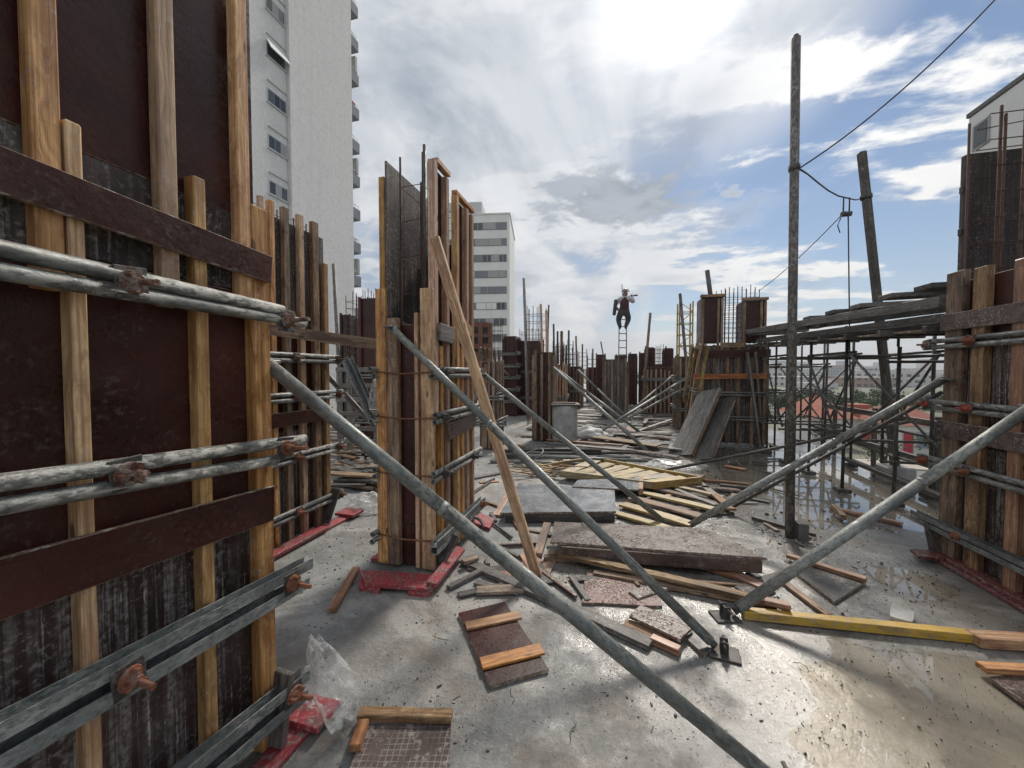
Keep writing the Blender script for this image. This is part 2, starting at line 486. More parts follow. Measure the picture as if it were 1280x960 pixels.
simple('helmet', (0.35, 0.34, 0.32), 0.4, 0.05)
simple('sack', (0.62, 0.61, 0.58), 0.7, 0.12, 6)
simple('door_red', (0.5, 0.05, 0.08), 0.6, 0.1)
simple('sheet_blue', (0.30, 0.38, 0.55), 0.6, 0.1)

m, nt, b = base_mat('glass_dark')
b.inputs['Base Color'].default_value = (0.045, 0.052, 0.06, 1)
b.inputs['Roughness'].default_value = 0.08
v, rnd = obj_coords(nt)
nt.l.new(nt.mix(nt.remap(rnd, 0, 1), (0.02, 0.024, 0.03), (0.11, 0.12, 0.13)), b.inputs['Base Color'])

for nm, ca, cb in (('leaf_a', (0.030, 0.060, 0.016), (0.085, 0.135, 0.040)), ('leaf_b', (0.022, 0.045, 0.018), (0.06, 0.095, 0.035))):
    m, nt, b = base_mat(nm)
    v, rnd = obj_coords(nt)
    nt.l.new(nt.mix(nt.remap(nt.noise(v, 1.4, 3), 0.35, 0.65), ca, cb), b.inputs['Base Color'])
    b.inputs['Roughness'].default_value = 0.6

# far apartment blocks: storeys too small to tell apart are left to the material
for nm, cw in (('block_white', (0.56, 0.55, 0.53)), ('block_cream', (0.48, 0.43, 0.36)), ('block_grey', (0.33, 0.34, 0.35)), ('block_brick', (0.34, 0.23, 0.18))):
    m, nt, b = base_mat(nm)
    t = nt.new('ShaderNodeTexCoord')
    sx = nt.new('ShaderNodeSeparateXYZ')
    nt.l.new(t.outputs['Object'], sx.inputs[0])
    fz = nt.math('FRACT', nt.math('MULTIPLY', sx.outputs[2], 1 / 3.0))
    fx = nt.math('FRACT', nt.math('MULTIPLY', nt.math('ADD', sx.outputs[0], sx.outputs[1]), 1 / 3.6))
    wz = nt.math('MULTIPLY', nt.math('GREATER_THAN', fz, 0.35), nt.math('LESS_THAN', fz, 0.78))
    wx = nt.math('MULTIPLY', nt.math('GREATER_THAN', fx, 0.22), nt.math('LESS_THAN', fx, 0.76))
    nt.l.new(nt.mix(nt.math('MULTIPLY', wz, wx), cw, (0.09, 0.10, 0.11)), b.inputs['Base Color'])
    b.inputs['Roughness'].default_value = 0.8

# translucent polythene
m, nt, b = base_mat('polythene')
v, rnd = obj_coords(nt)
b.inputs['Base Color'].default_value = (0.80, 0.80, 0.78, 1)
b.inputs['Roughness'].default_value = 0.22
tr = nt.new('ShaderNodeBsdfTransparent')
mx = nt.new('ShaderNodeMixShader')
lw = nt.new('ShaderNodeLayerWeight')
lw.inputs['Blend'].default_value = 0.3
nt.put(mx.inputs[0], nt.math('ADD', nt.remap(nt.noise(v, 16, 4, 0.6), 0.45, 0.66, 0.05, 0.50), nt.math('MULTIPLY', lw.outputs['Facing'], 0.4), clamp=True))
nt.l.new(tr.outputs[0], mx.inputs[1])
nt.l.new(b.outputs[0], mx.inputs[2])
nt.l.new(mx.outputs[0], nt.n['Material Output'].inputs['Surface'])
bump(nt, b, nt.noise(v, 22, 4, 0.6), 0.5, 0.01)

# standing rain water
m, nt, b = base_mat('water')
gl = nt.new('ShaderNodeBsdfGlossy')
gl.inputs['Roughness'].default_value = 0.03
gl.inputs['Color'].default_value = (0.96, 0.96, 0.96, 1)
trn = nt.new('ShaderNodeBsdfTransparent')
trn.inputs['Color'].default_value = (0.95, 0.92, 0.87, 1)
geo = nt.new('ShaderNodeNewGeometry')
cosv = nt.math('ABSOLUTE', nt.vmath('DOT_PRODUCT', geo.outputs['Incoming'], geo.outputs['Normal']))
refl = nt.math('ADD', nt.math('MULTIPLY', nt.math('POWER', nt.math('SUBTRACT', 1.0, cosv, clamp=True), 4.2), 0.94), 0.045, clamp=True)
mx = nt.new('ShaderNodeMixShader')
nt.l.new(refl, mx.inputs[0])
nt.l.new(trn.outputs[0], mx.inputs[1])
nt.l.new(gl.outputs[0], mx.inputs[2])
nt.l.new(mx.outputs[0], nt.n['Material Output'].inputs['Surface'])
t = nt.new('ShaderNodeTexCoord')
bp = nt.new('ShaderNodeBump')
bp.inputs['Strength'].default_value = 0.03
bp.inputs['Distance'].default_value = 0.01
nt.l.new(nt.noise(t.outputs['Object'], 9, 3, 0.5), bp.inputs['Height'])
nt.l.new(bp.outputs[0], gl.inputs['Normal'])

# the concrete deck: mottled, gritty, half wet
m, nt, b = base_mat('deck_concrete')
t = nt.new('ShaderNodeTexCoord')
v = t.outputs['Object']
n_big = nt.noise(v, 0.55, 6, 0.6)
n_mid = nt.noise(v, 3.2, 8, 0.68)
n_fin = nt.noise(v, 30, 7, 0.74)
n_grit = nt.noise(v, 72, 5, 0.72)
col = nt.mix(nt.remap(n_mid, 0.36, 0.64), (0.14, 0.143, 0.14), (0.32, 0.325, 0.315))
col = nt.mix(nt.remap(n_big, 0.46, 0.64, 0, 0.45), col, (0.27, 0.23, 0.185))
col = nt.mix(nt.remap(n_fin, 0.52, 0.66, 0, 0.45), col, (0.46, 0.45, 0.42))
col = nt.mix(nt.remap(n_fin, 0.44, 0.34, 0, 0.4), col, (0.13, 0.12, 0.105))
col = nt.mix(nt.remap(n_grit, 0.575, 0.66, 0, 0.8), col, (0.085, 0.077, 0.067))
col = nt.mix(nt.remap(n_grit, 0.38, 0.30, 0, 0.4), col, (0.50, 0.485, 0.45))
mud = nt.math('MULTIPLY', nt.remap(nt.noise(v, 1.5, 7, 0.68, 0.6), 0.48, 0.60), nt.remap(n_fin, 0.3, 0.6))
col = nt.mix(nt.math('MULTIPLY', mud, 0.65), col, (0.175, 0.13, 0.09))
# patches of dried slurry, trowel arcs and a few hairline cracks
slur = nt.remap(nt.noise(nt.mapping(v, loc=(4, 9, 0)), 1.1, 8, 0.7, 0.8), 0.54, 0.60)
col = nt.mix(nt.math('MULTIPLY', slur, 0.5), col, (0.46, 0.45, 0.42))
spk = nt.voro(v, 17)
col = nt.mix(nt.math('MULTIPLY', nt.remap(spk, 0.08, 0.16, 1, 0), nt.remap(n_mid, 0.42, 0.55)), col, (0.04, 0.036, 0.03))
crk = nt.voro(nt.vmath('ADD', v, nt.vmath('SCALE', (0.5, 0.5, 0.0), scale=n_mid)), 0.8, 'DISTANCE_TO_EDGE')
col = nt.mix(nt.remap(crk, 0.001, 0.004, 0.25, 0), col, (0.06, 0.055, 0.05))
sx = nt.new('ShaderNodeSeparateXYZ')
nt.l.new(v, sx.inputs[0])
# rain lies on the open, east side of the deck and in the hollows
wet = nt.remap(nt.math('ADD', nt.math('ADD', nt.math('MULTIPLY', sx.outputs[0], 0.30), nt.math('MULTIPLY', sx.outputs[2], -45.0)), nt.math('MULTIPLY', n_mid, 1.5)), 0.38, 0.95, 0, 1, True)
col = nt.mix(nt.math('MULTIPLY', wet, 0.5), col, nt.mix(1.0, col, (0.55, 0.52, 0.48), 'MULTIPLY'))
silt = nt.math('MULTIPLY', nt.remap(sx.outputs[2], -0.0045, -0.0075), nt.remap(n_mid, 0.3, 0.55, 0.55, 0.95))
col = nt.mix(nt.math('MULTIPLY', silt, 0.7), col, (0.34, 0.318, 0.28))
nt.l.new(col, b.inputs['Base Color'])
rr = nt.math('ADD', nt.remap(wet, 0, 1, 0.55, 0.14), nt.remap(n_fin, 0.3, 0.7, -0.05, 0.08))
nt.put(b.inputs['Roughness'], rr)
b.inputs['Specular IOR Level'].default_value = 0.6
hh = nt.math('ADD', nt.math('MULTIPLY', n_fin, 1.0), nt.math('MULTIPLY', n_grit, 0.5))
bp = nt.new('ShaderNodeBump')
nt.put(bp.inputs['Strength'], nt.remap(wet, 0, 1, 0.6, 0.22))
bp.inputs['Distance'].default_value = 0.02
nt.l.new(hh, bp.inputs['Height'])
nt.l.new(bp.outputs[0], b.inputs['Normal'])

# ------------------------------------------------------------------ building helpers
MESH = {}
WM = {}
PLY_EDGED = ('ply_brown', 'ply_smooth', 'ply_worn', 'ply_red', 'ply_grey', 'ply_black', 'ply_grid')


def finish(me, mat, smooth=False):
    me.materials.append(MATS[mat])
    if smooth:
        for p in me.polygons:
            p.use_smooth = True
    me.update()
    return me


def box_mesh(L, W, H, mat, c=0.003, bow=0.0):
    """chamfered box, long axis X; bow bends the board a little along its length"""
    key = ('b', round(L, 3), round(W, 3), round(H, 3), mat, round(c, 4), round(bow, 4))
    if key in MESH:
        return MESH[key]
    c = min(c, L * 0.3, W * 0.3, H * 0.3)
    bm = bmesh.new()
    vs = {}
    for sx in (-1, 1):
        for sy in (-1, 1):
            for sz in (-1, 1):
                x, y, z = sx * L / 2, sy * W / 2, sz * H / 2
                vs[sx, sy, sz, 0] = bm.verts.new((x, y - sy * c, z - sz * c))
                vs[sx, sy, sz, 1] = bm.verts.new((x - sx * c, y, z - sz * c))
                vs[sx, sy, sz, 2] = bm.verts.new((x - sx * c, y - sy * c, z))
    bmesh.ops.convex_hull(bm, input=bm.verts[:])
    bmesh.ops.dissolve_limit(bm, angle_limit=0.01, verts=bm.verts[:], edges=bm.edges[:])
    bmesh.ops.recalc_face_normals(bm, faces=bm.faces[:])
    if bow:
        geom = bm.verts[:] + bm.edges[:] + bm.faces[:]
        for k in (-0.25, 0.0, 0.25):
            geom = bm.verts[:] + bm.edges[:] + bm.faces[:]
            bmesh.ops.bisect_plane(bm, geom=geom, plane_co=(k * L, 0, 0), plane_no=(1, 0, 0))
        for vv in bm.verts:
            vv.co.z += bow * (1 - (2 * vv.co.x / L) ** 2)
            vv.co.y += 0.6 * bow * math.sin(vv.co.x / L * 5.0)
    dims = (L, W, H)
    thin = min(range(3), key=lambda k: dims[k])
    edge = mat in PLY_EDGED and dims[thin] < 0.03
    for f_ in bm.faces:
        f_.material_index = 1 if edge and abs(f_.normal[thin]) < 0.99 else 0
    me = bpy.data.meshes.new('box')
    bm.to_mesh(me)
    bm.free()
    finish(me, mat)
    if edge:
        me.materials.append(MATS['ply_edge'])
    MESH[key] = me
    return me


def tube_mesh(L, r, mat, n=12, wall=None):
    """round bar along X, or an open pipe when wall is given"""
    key = ('t', round(L, 3), round(r, 4), mat, n, wall)
    if key in MESH:
        return MESH[key]
    V, Fc = [], []
    for x in (-L / 2, L / 2):
        for k in range(n):
            a = 2 * math.pi * k / n
            V.append((x, r * math.cos(a), r * math.sin(a)))
    for k in range(n):
        Fc.append((k, (k + 1) % n, n + (k + 1) % n, n + k))
    if wall:
        ri = r - wall
        for x in (-L / 2, L / 2):
            for k in range(n):
                a = 2 * math.pi * k / n
                V.append((x, ri * math.cos(a), ri * math.sin(a)))
        o = 2 * n
        for k in range(n):
            k2 = (k + 1) % n
            Fc.append((o + k2, o + k, o + n + k, o + n + k2))
            Fc.append((k2, k, o + k, o + k2))
            Fc.append((n + k, n + k2, o + n + k2, o + n + k))
    else:
        Fc.append(tuple(range(n - 1, -1, -1)))
        Fc.append(tuple(range(n, 2 * n)))
    me = bpy.data.meshes.new('tube')
    me.from_pydata(V, [], Fc)
    MESH[key] = finish(me, mat)
    for p in me.polygons:
        p.use_smooth = len(p.vertices) == 4
    return me


def axis_matrix(p1, p2, up=(0, 0, 1), roll=0.0):
    p1, p2 = Vector(p1), Vector(p2)
    X = (p2 - p1).normalized()
    Zr = Vector(up)
    if abs(X.dot(Zr)) > 0.98:
        Zr = Vector((1, 0, 0))
    Y = Zr.cross(X).normalized()
    Z = X.cross(Y)
    M = Matrix((X, Y, Z)).transposed().to_4x4()
    if roll:
        M = M @ Matrix.Rotation(roll, 4, 'X')
    M.translation = (p1 + p2) / 2
    return M


def tag(o, label=None, cat=None, group=None, kind=None):
    if label:
        o['label'] = label
    if cat:
        o['category'] = cat
    if group:
        o['group'] = group
    if kind:
        o['kind'] = kind
    return o


def put(name, me, M, parent=None):
    o = bpy.data.objects.new(name, me)
    COL.objects.link(o)
    if parent is not None:
        o.parent = parent
        o.matrix_basis = WM[parent.name].inverted() @ M
    else:
        o.matrix_basis = M
    WM[o.name] = M.copy()
    return o


def thing(name, label, cat, loc, group=None, rotz=0.0):
    o = bpy.data.objects.new(name, None)
    COL.objects.link(o)
    o.empty_display_size = 0.1
    M = Matrix.Translation(Vector(loc)) @ Matrix.Rotation(rotz, 4, 'Z')
    o.matrix_basis = M
    WM[o.name] = M
    return tag(o, label, cat, group)


def beam(name, p1, p2, w_, h_, mat, parent=None, up=(0, 0, 1), roll=0.0, c=0.003, bow=0.0):
    L = (Vector(p2) - Vector(p1)).length
    return put(name, box_mesh(L, w_, h_, mat, c, bow), axis_matrix(p1, p2, up, roll), parent)


def tube(name, p1, p2, r, mat, parent=None, n=12, wall=None):
    L = (Vector(p2) - Vector(p1)).length
    return put(name, tube_mesh(L, r, mat, n, wall), axis_matrix(p1, p2), parent)


def block(name, x0, x1, y0, y1, z0, z1, mat, parent=None, c=0.003):
    """axis aligned box; its local X follows the longer horizontal side"""
    M = Matrix.Translation(((x0 + x1) / 2, (y0 + y1) / 2, (z0 + z1) / 2))
    lx, ly, lz = abs(x1 - x0), abs(y1 - y0), abs(z1 - z0)
    if ly > lx:
        M = M @ Matrix.Rotation(math.pi / 2, 4, 'Z')
        lx, ly = ly, lx
    return put(name, box_mesh(lx, ly, lz, mat, c), M, parent)


def post(name, x, y, z0, z1, wx, wy_, mat, parent=None, c=0.004):
    """upright timber: grain runs up"""
    return beam(name, (x, y, z0), (x, y, z1), wy_, wx, mat, parent, up=(1, 0, 0), c=c)


def poly_mesh(pts, z0, z1, mat):
    """flat piece with the given outline"""
    n = len(pts)
    V = [(p[0], p[1], z1) for p in pts] + [(p[0], p[1], z0) for p in pts]
    Fc = [tuple(range(n)), tuple(range(2 * n - 1, n - 1, -1))]
    for k in range(n):
        Fc.append((k, n + k, n + (k + 1) % n, (k + 1) % n))
    me = bpy.data.meshes.new('sheet')
    me.from_pydata(V, [], Fc)
    bm = bmesh.new()
    bm.from_mesh(me)
    bmesh.ops.recalc_face_normals(bm, faces=bm.faces[:])
    for f_ in bm.faces:
        f_.material_index = 1 if mat in PLY_EDGED and abs(f_.normal.z) < 0.5 else 0
    bm.to_mesh(me)
    bm.free()
    finish(me, mat)
    if mat in PLY_EDGED:
        me.materials.append(MATS['ply_edge'])
    return me


def sheet(name, corners, z0, th, mat, parent=None, jag=0.0, tilt=(0, 0)):
    """board or panel lying on the deck; corners are photo pixels of its top face"""
    P = [g(x, y, z0 + th) for x, y in corners]
    c = sum(P, Vector()) / len(P)
    c.z = 0
    d = (P[1] - P[0])
    ang = math.atan2(d.y, d.x)
    R = Matrix.Rotation(-ang, 3, 'Z')
    q = []
    rr = random.Random(hash((name, corners)) & 0xffff)
    for k in range(len(P)):
        a, bb = R @ (P[k] - c), R @ (P[(k + 1) % len(P)] - c)
        q.append(a)
        if jag:
            ns = 3
            for s in range(1, ns):
                e = a.lerp(bb, s / ns + rr.uniform(-.1, .1))
                nrm = Vector((-(bb - a).y, (bb - a).x, 0)).normalized()
                q.append(e + nrm * rr.uniform(-jag, jag))
    M = Matrix.Translation(c + Vector((0, 0, z0))) @ Matrix.Rotation(ang, 4, 'Z') @ Matrix.Rotation(tilt[0], 4, 'X') @ Matrix.Rotation(tilt[1], 4, 'Y')
    return put(name, poly_mesh(q, 0.0, th, mat), M, parent)


def lying(name, a, b_, w_, h_, z, mat, parent=None, roll=0.0, z2=None, bow=0.0):
    """board lying along the deck between two photo pixels; z is the height of its underside"""
    zz = z2 if z2 is not None else z
    p1, p2 = g(*a, z + h_ / 2), g(*b_, zz + h_ / 2)
    p1.z, p2.z = z + h_ / 2, zz + h_ / 2
    return beam(name, p1, p2, w_, h_, mat, parent, roll=roll, bow=bow)


def soup(name, pieces, mat, parent=None, M=None):
    """several bars joined into one mesh: pieces = (p1, p2, radius, sides)"""
    V, Fc = [], []
    for p1, p2, r, n in pieces:
        A = axis_matrix(p1, p2)
        L = (Vector(p2) - Vector(p1)).length
        o = len(V)
        for x in (-L / 2, L / 2):
            for k in range(n):
                a = 2 * math.pi * k / n
                V.append(tuple(A @ Vector((x, r * math.cos(a), r * math.sin(a)))))
        for k in range(n):
            Fc.append((o + k, o + (k + 1) % n, o + n + (k + 1) % n, o + n + k))
        Fc.append(tuple(range(o + n - 1, o - 1, -1)))
        Fc.append(tuple(range(o + n, o + 2 * n)))
    me = bpy.data.meshes.new(name)
    me.from_pydata(V, [], Fc)
    finish(me, mat)
    return put(name, me, M or Matrix.Identity(4), parent)


def path_tube(name, pts, r, mat, parent=None, n=6, closed=False):
    """bent wire or bar through the points"""
    P = [Vector(p) for p in pts]
    V, Fc = [], []
    m_ = len(P)
    for i, p in enumerate(P):
        if closed:
            t_ = (P[(i + 1) % m_] - P[i - 1]).normalized()
        else:
            t_ = (P[min(i + 1, m_ - 1)] - P[max(i - 1, 0)]).normalized()
        up = Vector((0, 0, 1)) if abs(t_.z) < 0.9 else Vector((1, 0, 0))
        s = t_.cross(up).normalized()
        u = s.cross(t_)
        for k in range(n):
            a = 2 * math.pi * k / n
            V.append(tuple(p + (s * math.cos(a) + u * math.sin(a)) * r))
    for i in range(m_ if closed else m_ - 1):
        for k in range(n):
            j = (i + 1) % m_
            Fc.append((i * n + k, i * n + (k + 1) % n, j * n + (k + 1) % n, j * n + k))
    if not closed:
        Fc.append(tuple(range(n - 1, -1, -1)))
        Fc.append(tuple(range((m_ - 1) * n, m_ * n)))
    me = bpy.data.meshes.new(name)
    me.from_pydata(V, [], Fc)
    finish(me, mat, True)
    return put(name, me, Matrix.Identity(4), parent)


def sag(p1, p2, drop, n=14):
    p1, p2 = Vector(p1), Vector(p2)
    return [p1.lerp(p2, k / n) - Vector((0, 0, drop * 4 * (k / n) * (1 - k / n))) for k in range(n + 1)]


# ------------------------------------------------------------------ the deck, standing water and the street below
EDGE_X = 3.95
GROUND_Z = -6.0
PUDDLES = [  # x, y, radius x, radius y, depth
    (1.25, 2.08, 0.44, 0.36, 0.009), (1.78, 2.30, 0.55, 0.35, 0.008), (0.95, 1.72, 0.26, 0.2, 0.008), (1.9, 1.75, 0.5, 0.4, 0.009),
    (2.55, 6.1, 1.05, 1.1, 0.024), (3.25, 6.9, 0.8, 1.0, 0.022), (2.1, 7.4, 0.6, 0.9, 0.018), (3.1, 5.2, 0.55, 0.6, 0.016),
    (1.85, 4.6, 0.30, 0.35, 0.007), (2.05, 3.4, 0.35, 0.30, 0.008), (0.95, 6.6, 0.5, 0.7, 0.009), (0.35, 8.4, 0.5, 0.7, 0.008), (0.55, 3.15, 0.30, 0.14, 0.007)]
WATER_Z = -0.0045


def axis_lines(segs):
    out = []
    for a, b_, st in segs:
        n = max(1, round((b_ - a) / st))
        out += [a + (b_ - a) * k / n for k in range(n)]
    out.append(segs[-1][1])
    return out


xs = axis_lines([(-16, -4, 0.8), (-4, -1.6, 0.12), (-1.6, EDGE_X, 0.035)])
ys = axis_lines([(-4, 0.6, 0.3), (0.6, 4.2, 0.035), (4.2, 9.5, 0.07), (9.5, 48, 0.8)])
V, Fc = [], []
for yy in ys:
    for xx in xs:
        p = Vector((xx, yy, 0))
        z = 0.0035 * mnoise.noise(p * 1.1) + 0.0022 * mnoise.noise(p * 3.7) + 0.0012 * mnoise.noise(p * 11.0)
        for (cx, cy, rx, ry, dep) in PUDDLES:
            q = ((xx - cx) / rx) ** 2 + ((yy - cy) / ry) ** 2
            if q < 4:
                z -= dep * math.exp(-q * 1.1)
        V.append((xx, yy, z))
nx, ny = len(xs), len(ys)
for j in range(ny - 1):
    for i in range(nx - 1):
        a = j * nx + i
        Fc.append((a, a + 1, a + nx + 1, a + nx))
# down-turned edges
rim = [j * nx + nx - 1 for j in range(ny)]
o = len(V)
for k in rim:
    V.append((V[k][0], V[k][1], -0.35))
for k in range(ny - 1):
    Fc.append((rim[k], o + k, o + k + 1, rim[k + 1]))
me = bpy.data.meshes.new('deck')
me.from_pydata(V, [], Fc)
finish(me, 'deck_concrete', True)
tag(put('floor', me, Matrix.Identity(4)), 'wet grey concrete deck strewn with grit and offcuts', kind='structure')


def water(x0, x1, y0, y1):
    me = bpy.data.meshes.new('water')
    me.from_pydata([(x0, y0, WATER_Z), (x1, y0, WATER_Z), (x1, y1, WATER_Z), (x0, y1, WATER_Z)], [], [(0, 1, 2, 3)])
    finish(me, 'water')
    tag(put('water', me, Matrix.Identity(4)), kind='structure')


water(0.05, 2.9, 0.9, 3.9)
water(0.0, EDGE_X - 0.05, 4.0, 9.4)

R_FAR = 9000
me = bpy.data.meshes.new('ground')
me.from_pydata([(-R_FAR, -300, GROUND_Z), (R_FAR, -300, GROUND_Z), (R_FAR, R_FAR, GROUND_Z), (-R_FAR, R_FAR, GROUND_Z)], [], [(0, 1, 2, 3)])
finish(me, 'terrain')
tag(put('ground', me, Matrix.Identity(4)), kind='structure')
ob = block('lower_deck', -16, EDGE_X - 0.1, -4, 48, GROUND_Z, -0.36, 'cement')
tag(ob, kind='structure')
ob = block('pavement', 6, 60, 8, 24.5, GROUND_Z + 0.004, GROUND_Z + 0.12, 'paving', c=0.02)
tag(ob, kind='structure')
ob = block('road', -20, 120, 24.6, 36, GROUND_Z + 0.002, GROUND_Z + 0.02, 'asphalt', c=0.001)
tag(ob, kind='structure')
ob = block('kerb', -20, 120, 24.5, 24.75, GROUND_Z + 0.001, GROUND_Z + 0.14, 'kerb', c=0.01)
tag(ob, kind='structure')
ob = block('pavement', -20, 120, 36.05, 39, GROUND_Z + 0.003, GROUND_Z + 0.13, 'paving', c=0.02)
tag(ob, kind='structure')

# hills on the horizon
V, Fc = [], []
N = 160
for k in range(N + 1):
    a = math.radians(-75 + 160 * k / N)
    R = 5200
    h = 70 + 45 * mnoise.noise(Vector((k * 0.07, 1.3, 0))) + 16 * mnoise.noise(Vector((k * 0.31, 4.3, 0)))
    h += 65 * math.exp(-((math.degrees(a) - 38) / 7) ** 2)
    for rr_, hh_ in ((R - 1500, GROUND_Z - 0.5), (R - 500, h * 0.7), (R, h), (R + 900, GROUND_Z - 0.5)):
        V.append((rr_ * math.sin(a), rr_ * math.cos(a), hh_))
for k in range(N):
    for q in range(3):
        a = k * 4 + q
        Fc.append((a, a + 1, a + 5, a + 4))
me = bpy.data.meshes.new('hills')
me.from_pydata(V, [], Fc)
finish(me, 'hill_green', True)
tag(put('hills', me, Matrix.Identity(4)), kind='structure')

# ------------------------------------------------------------------ buildings around the site
def make_tower():
    XT = -22.0
    yw0, yw1 = vx(300, 465, XT).y, vx(364.5, 465, XT).y
    ye = vx(441, 465, XT).y
    z5 = vx(341, 243, XT).z
    fh = 2.95
    t_ = thing('apartment_tower', 'tall off-white apartment tower with a blank side wall and grey balconies', 'building', (XT, ye, GROUND_Z))
    ztop = 46.0
    block('wall', XT - 14, XT, yw0 - 6, yw1 - 0.01, GROUND_Z, ztop, 'tower_render', t_, 0.02)
    block('wall', XT - 14, XT + 0.28, yw1, ye, GROUND_Z, ztop, 'tower_render', t_, 0.03)
    ya, yb = vx(341.5, 465, XT).y, vx(362.5, 465, XT).y
    for k in range(-5, 9):
        zb = z5 + k * fh
        if zb + 1.6 > ztop - 1:
            continue
        wn = block('window', XT - 0.05, XT + 0.03, ya - 0.06, yb + 0.06, zb - 0.06, zb + 0.86, 'tower_trim', t_, 0.01)
        mid = (ya + yb) / 2
        if k == 3:   # awning shutter pushed out
            block('pane', XT + 0.025, XT + 0.034, ya, yb, zb, zb + 0.8, 'glass_dark', wn, 0.001)
            beam('shutter', (XT + 0.05, mid, zb + 0.95), (XT + 0.42, mid, zb + 0.30), yb - ya + 0.15, 0.05, 'white_wall', wn)
        else:
            for q, (u0, u1) in enumerate(((0.0, 0.32), (0.34, 0.66), (0.68, 1.0))):
                a, b_ = ya + (yb - ya) * u0, ya + (yb - ya) * u1
                mm = 'shutter' if (k * 3 + q) % 4 == 1 else 'glass_dark'
                block('pane', XT + 0.02, XT + 0.035, a, b_, zb + 0.02, zb + 0.78, mm, wn, 0.001)
        block('sill', XT, XT + 0.10, ya - 0.1, yb + 0.1, zb - 0.14, zb - 0.065, 'tower_trim', wn, 0.005)
        block('lintel', XT, XT + 0.08, ya - 0.05, yb + 0.1, zb + 1.30, zb + 1.36, 'tower_trim', wn, 0.005)
    zb0 = vx(445, 355, XT).z
    for k in range(-2, 13):
        z = zb0 + k * fh * 0.985
        bl = block('balcony', XT - 4, XT + 0.05, ye + 0.005, ye + 1.25, z - 0.15, z + 0.75, 'balcony_grey', t_, 0.02)
        tube('railing', (XT - 0.1, ye + 0.1, z + 1.12), (XT - 0.1, ye + 1.2, z + 1.12), 0.03, 'frame_alu', bl, 6)
        if k % 4 == 1:
            block('drying_cloth', XT - 0.13, XT - 0.10, ye + 0.3, ye + 0.9, z + 0.55, z + 1.1, ('sheet_blue', 'white_wall', 'door_red')[k % 3], bl, 0.01)
        if k % 3 == 0:
            block('blind', XT - 0.5, XT - 0.05, ye + 0.9, ye + 1.2, z + 0.95, z + 2.3, 'shutter', bl, 0.02)
        for yy in (ye + 0.25, ye + 0.7, ye + 1.15):
            tube('railing', (XT - 0.1, yy, z + 0.74), (XT - 0.1, yy, z + 1.12), 0.02, 'frame_alu', bl, 5)


make_tower()


def make_mid_building():
    D = 70.0
    p = dp(637, 465, D)
    sc = D / FPX
    rz = YAW - math.radians(4)
    t_ = thing('apartment_block', 'white apartment block with long grey window bands, beyond the tall column form', 'building', (p.x, p.y, GROUND_Z), rotz=rz)
    T = WM[t_.name]

    def bx(name, x0, x1, y0, y1, z0, z1, mat, par, c=0.02):
        M = T @ Matrix.Translation(((x0 + x1) / 2, (y0 + y1) / 2, (z0 + z1) / 2 - GROUND_Z))
        return put(name, box_mesh(x1 - x0, y1 - y0, z1 - z0, mat, c), M, par)
    zt = dp(615, 270, D).z
    Wd = 13.0
    bx('wall', -Wd, 0, 0, 14, GROUND_Z, zt, 'white_wall', t_)
    zz = dp(590, 242, D).z
    bx('water_tank_tower', -12, -5.6, 4, 9, zt + 0.01, zz, 'tower_trim', t_)
    bx('coping', -Wd - 0.15, 0.15, -0.15, 14, zt + 0.005, zt + 0.25, 'white_wall', t_)
    fh = 19.7 * sc
    rnd = random.Random(3)
    for k in range(10):
        zc = dp(615, 284 + 19.7 * k, D).z
        if zc < GROUND_Z + 2:
            break
        bnd = bx('window_band', -Wd + 0.4, -0.5, -0.06, 0.02, zc - 0.72, zc + 0.62, 'balcony_grey', t_, 0.01)
        x = -Wd + 0.5
        while x < -1.6:
            wd = rnd.choice((1.5, 1.9, 2.4))
            wd = min(wd, -0.6 - x)
            mm = rnd.choice(('shutter', 'shutter', 'glass_dark', 'balcony_grey', 'white_wall'))
            bx('window', x, x + wd - 0.1, -0.10, -0.062, zc - 0.62, zc + 0.52, mm, t_, 0.005)
            if mm == 'glass_dark' or rnd.random() < 0.3:
                bx('mullion', x + wd / 2 - 0.04, x + wd / 2 + 0.04, -0.13, -0.102, zc - 0.62, zc + 0.52, 'frame_alu', bnd, 0.005)
            x += wd


make_mid_building()


def make_brick_frame():
    D = 26.0
    p0, p1 = dp(588, 465, D), dp(613, 465, D)
    t_ = thing('brick_building', 'unfinished red brick building with open window holes behind the formwork', 'building', (p0.x, p0.y, GROUND_Z))
    zt = dp(600, 404, D).z
    d = (p1 - p0)
    d.z = 0
    L = d.length
    X = d.normalized()
    n = Vector((-X.y, X.x, 0))
    P = lambda s, back, z: Vector((p0.x, p0.y, z)) + X * s + n * back
    for s in (0, L * 0.5, L):
        beam('pier', P(s, 0, GROUND_Z), P(s, 0, zt), 0.28, 0.3, 'brick_red', t_, up=tuple(n))
    for k in range(5):
        z = zt - 0.12 - k * 0.72
        beam('lintel', P(0.15, 0.02, z), P(L - 0.15, 0.02, z), 0.22, 0.24 if k % 2 else 0.34, 'brick_red', t_)
    beam('interior_shade_sheet', P(0, 0.5, (zt + GROUND_Z) / 2 - 0.05), P(L, 0.5, (zt + GROUND_Z) / 2 - 0.05), 0.15, zt - GROUND_Z - 0.1, 'ply_black', t_)  # black sheet set close behind the holes; its colour stands in for interior shade


make_brick_frame()


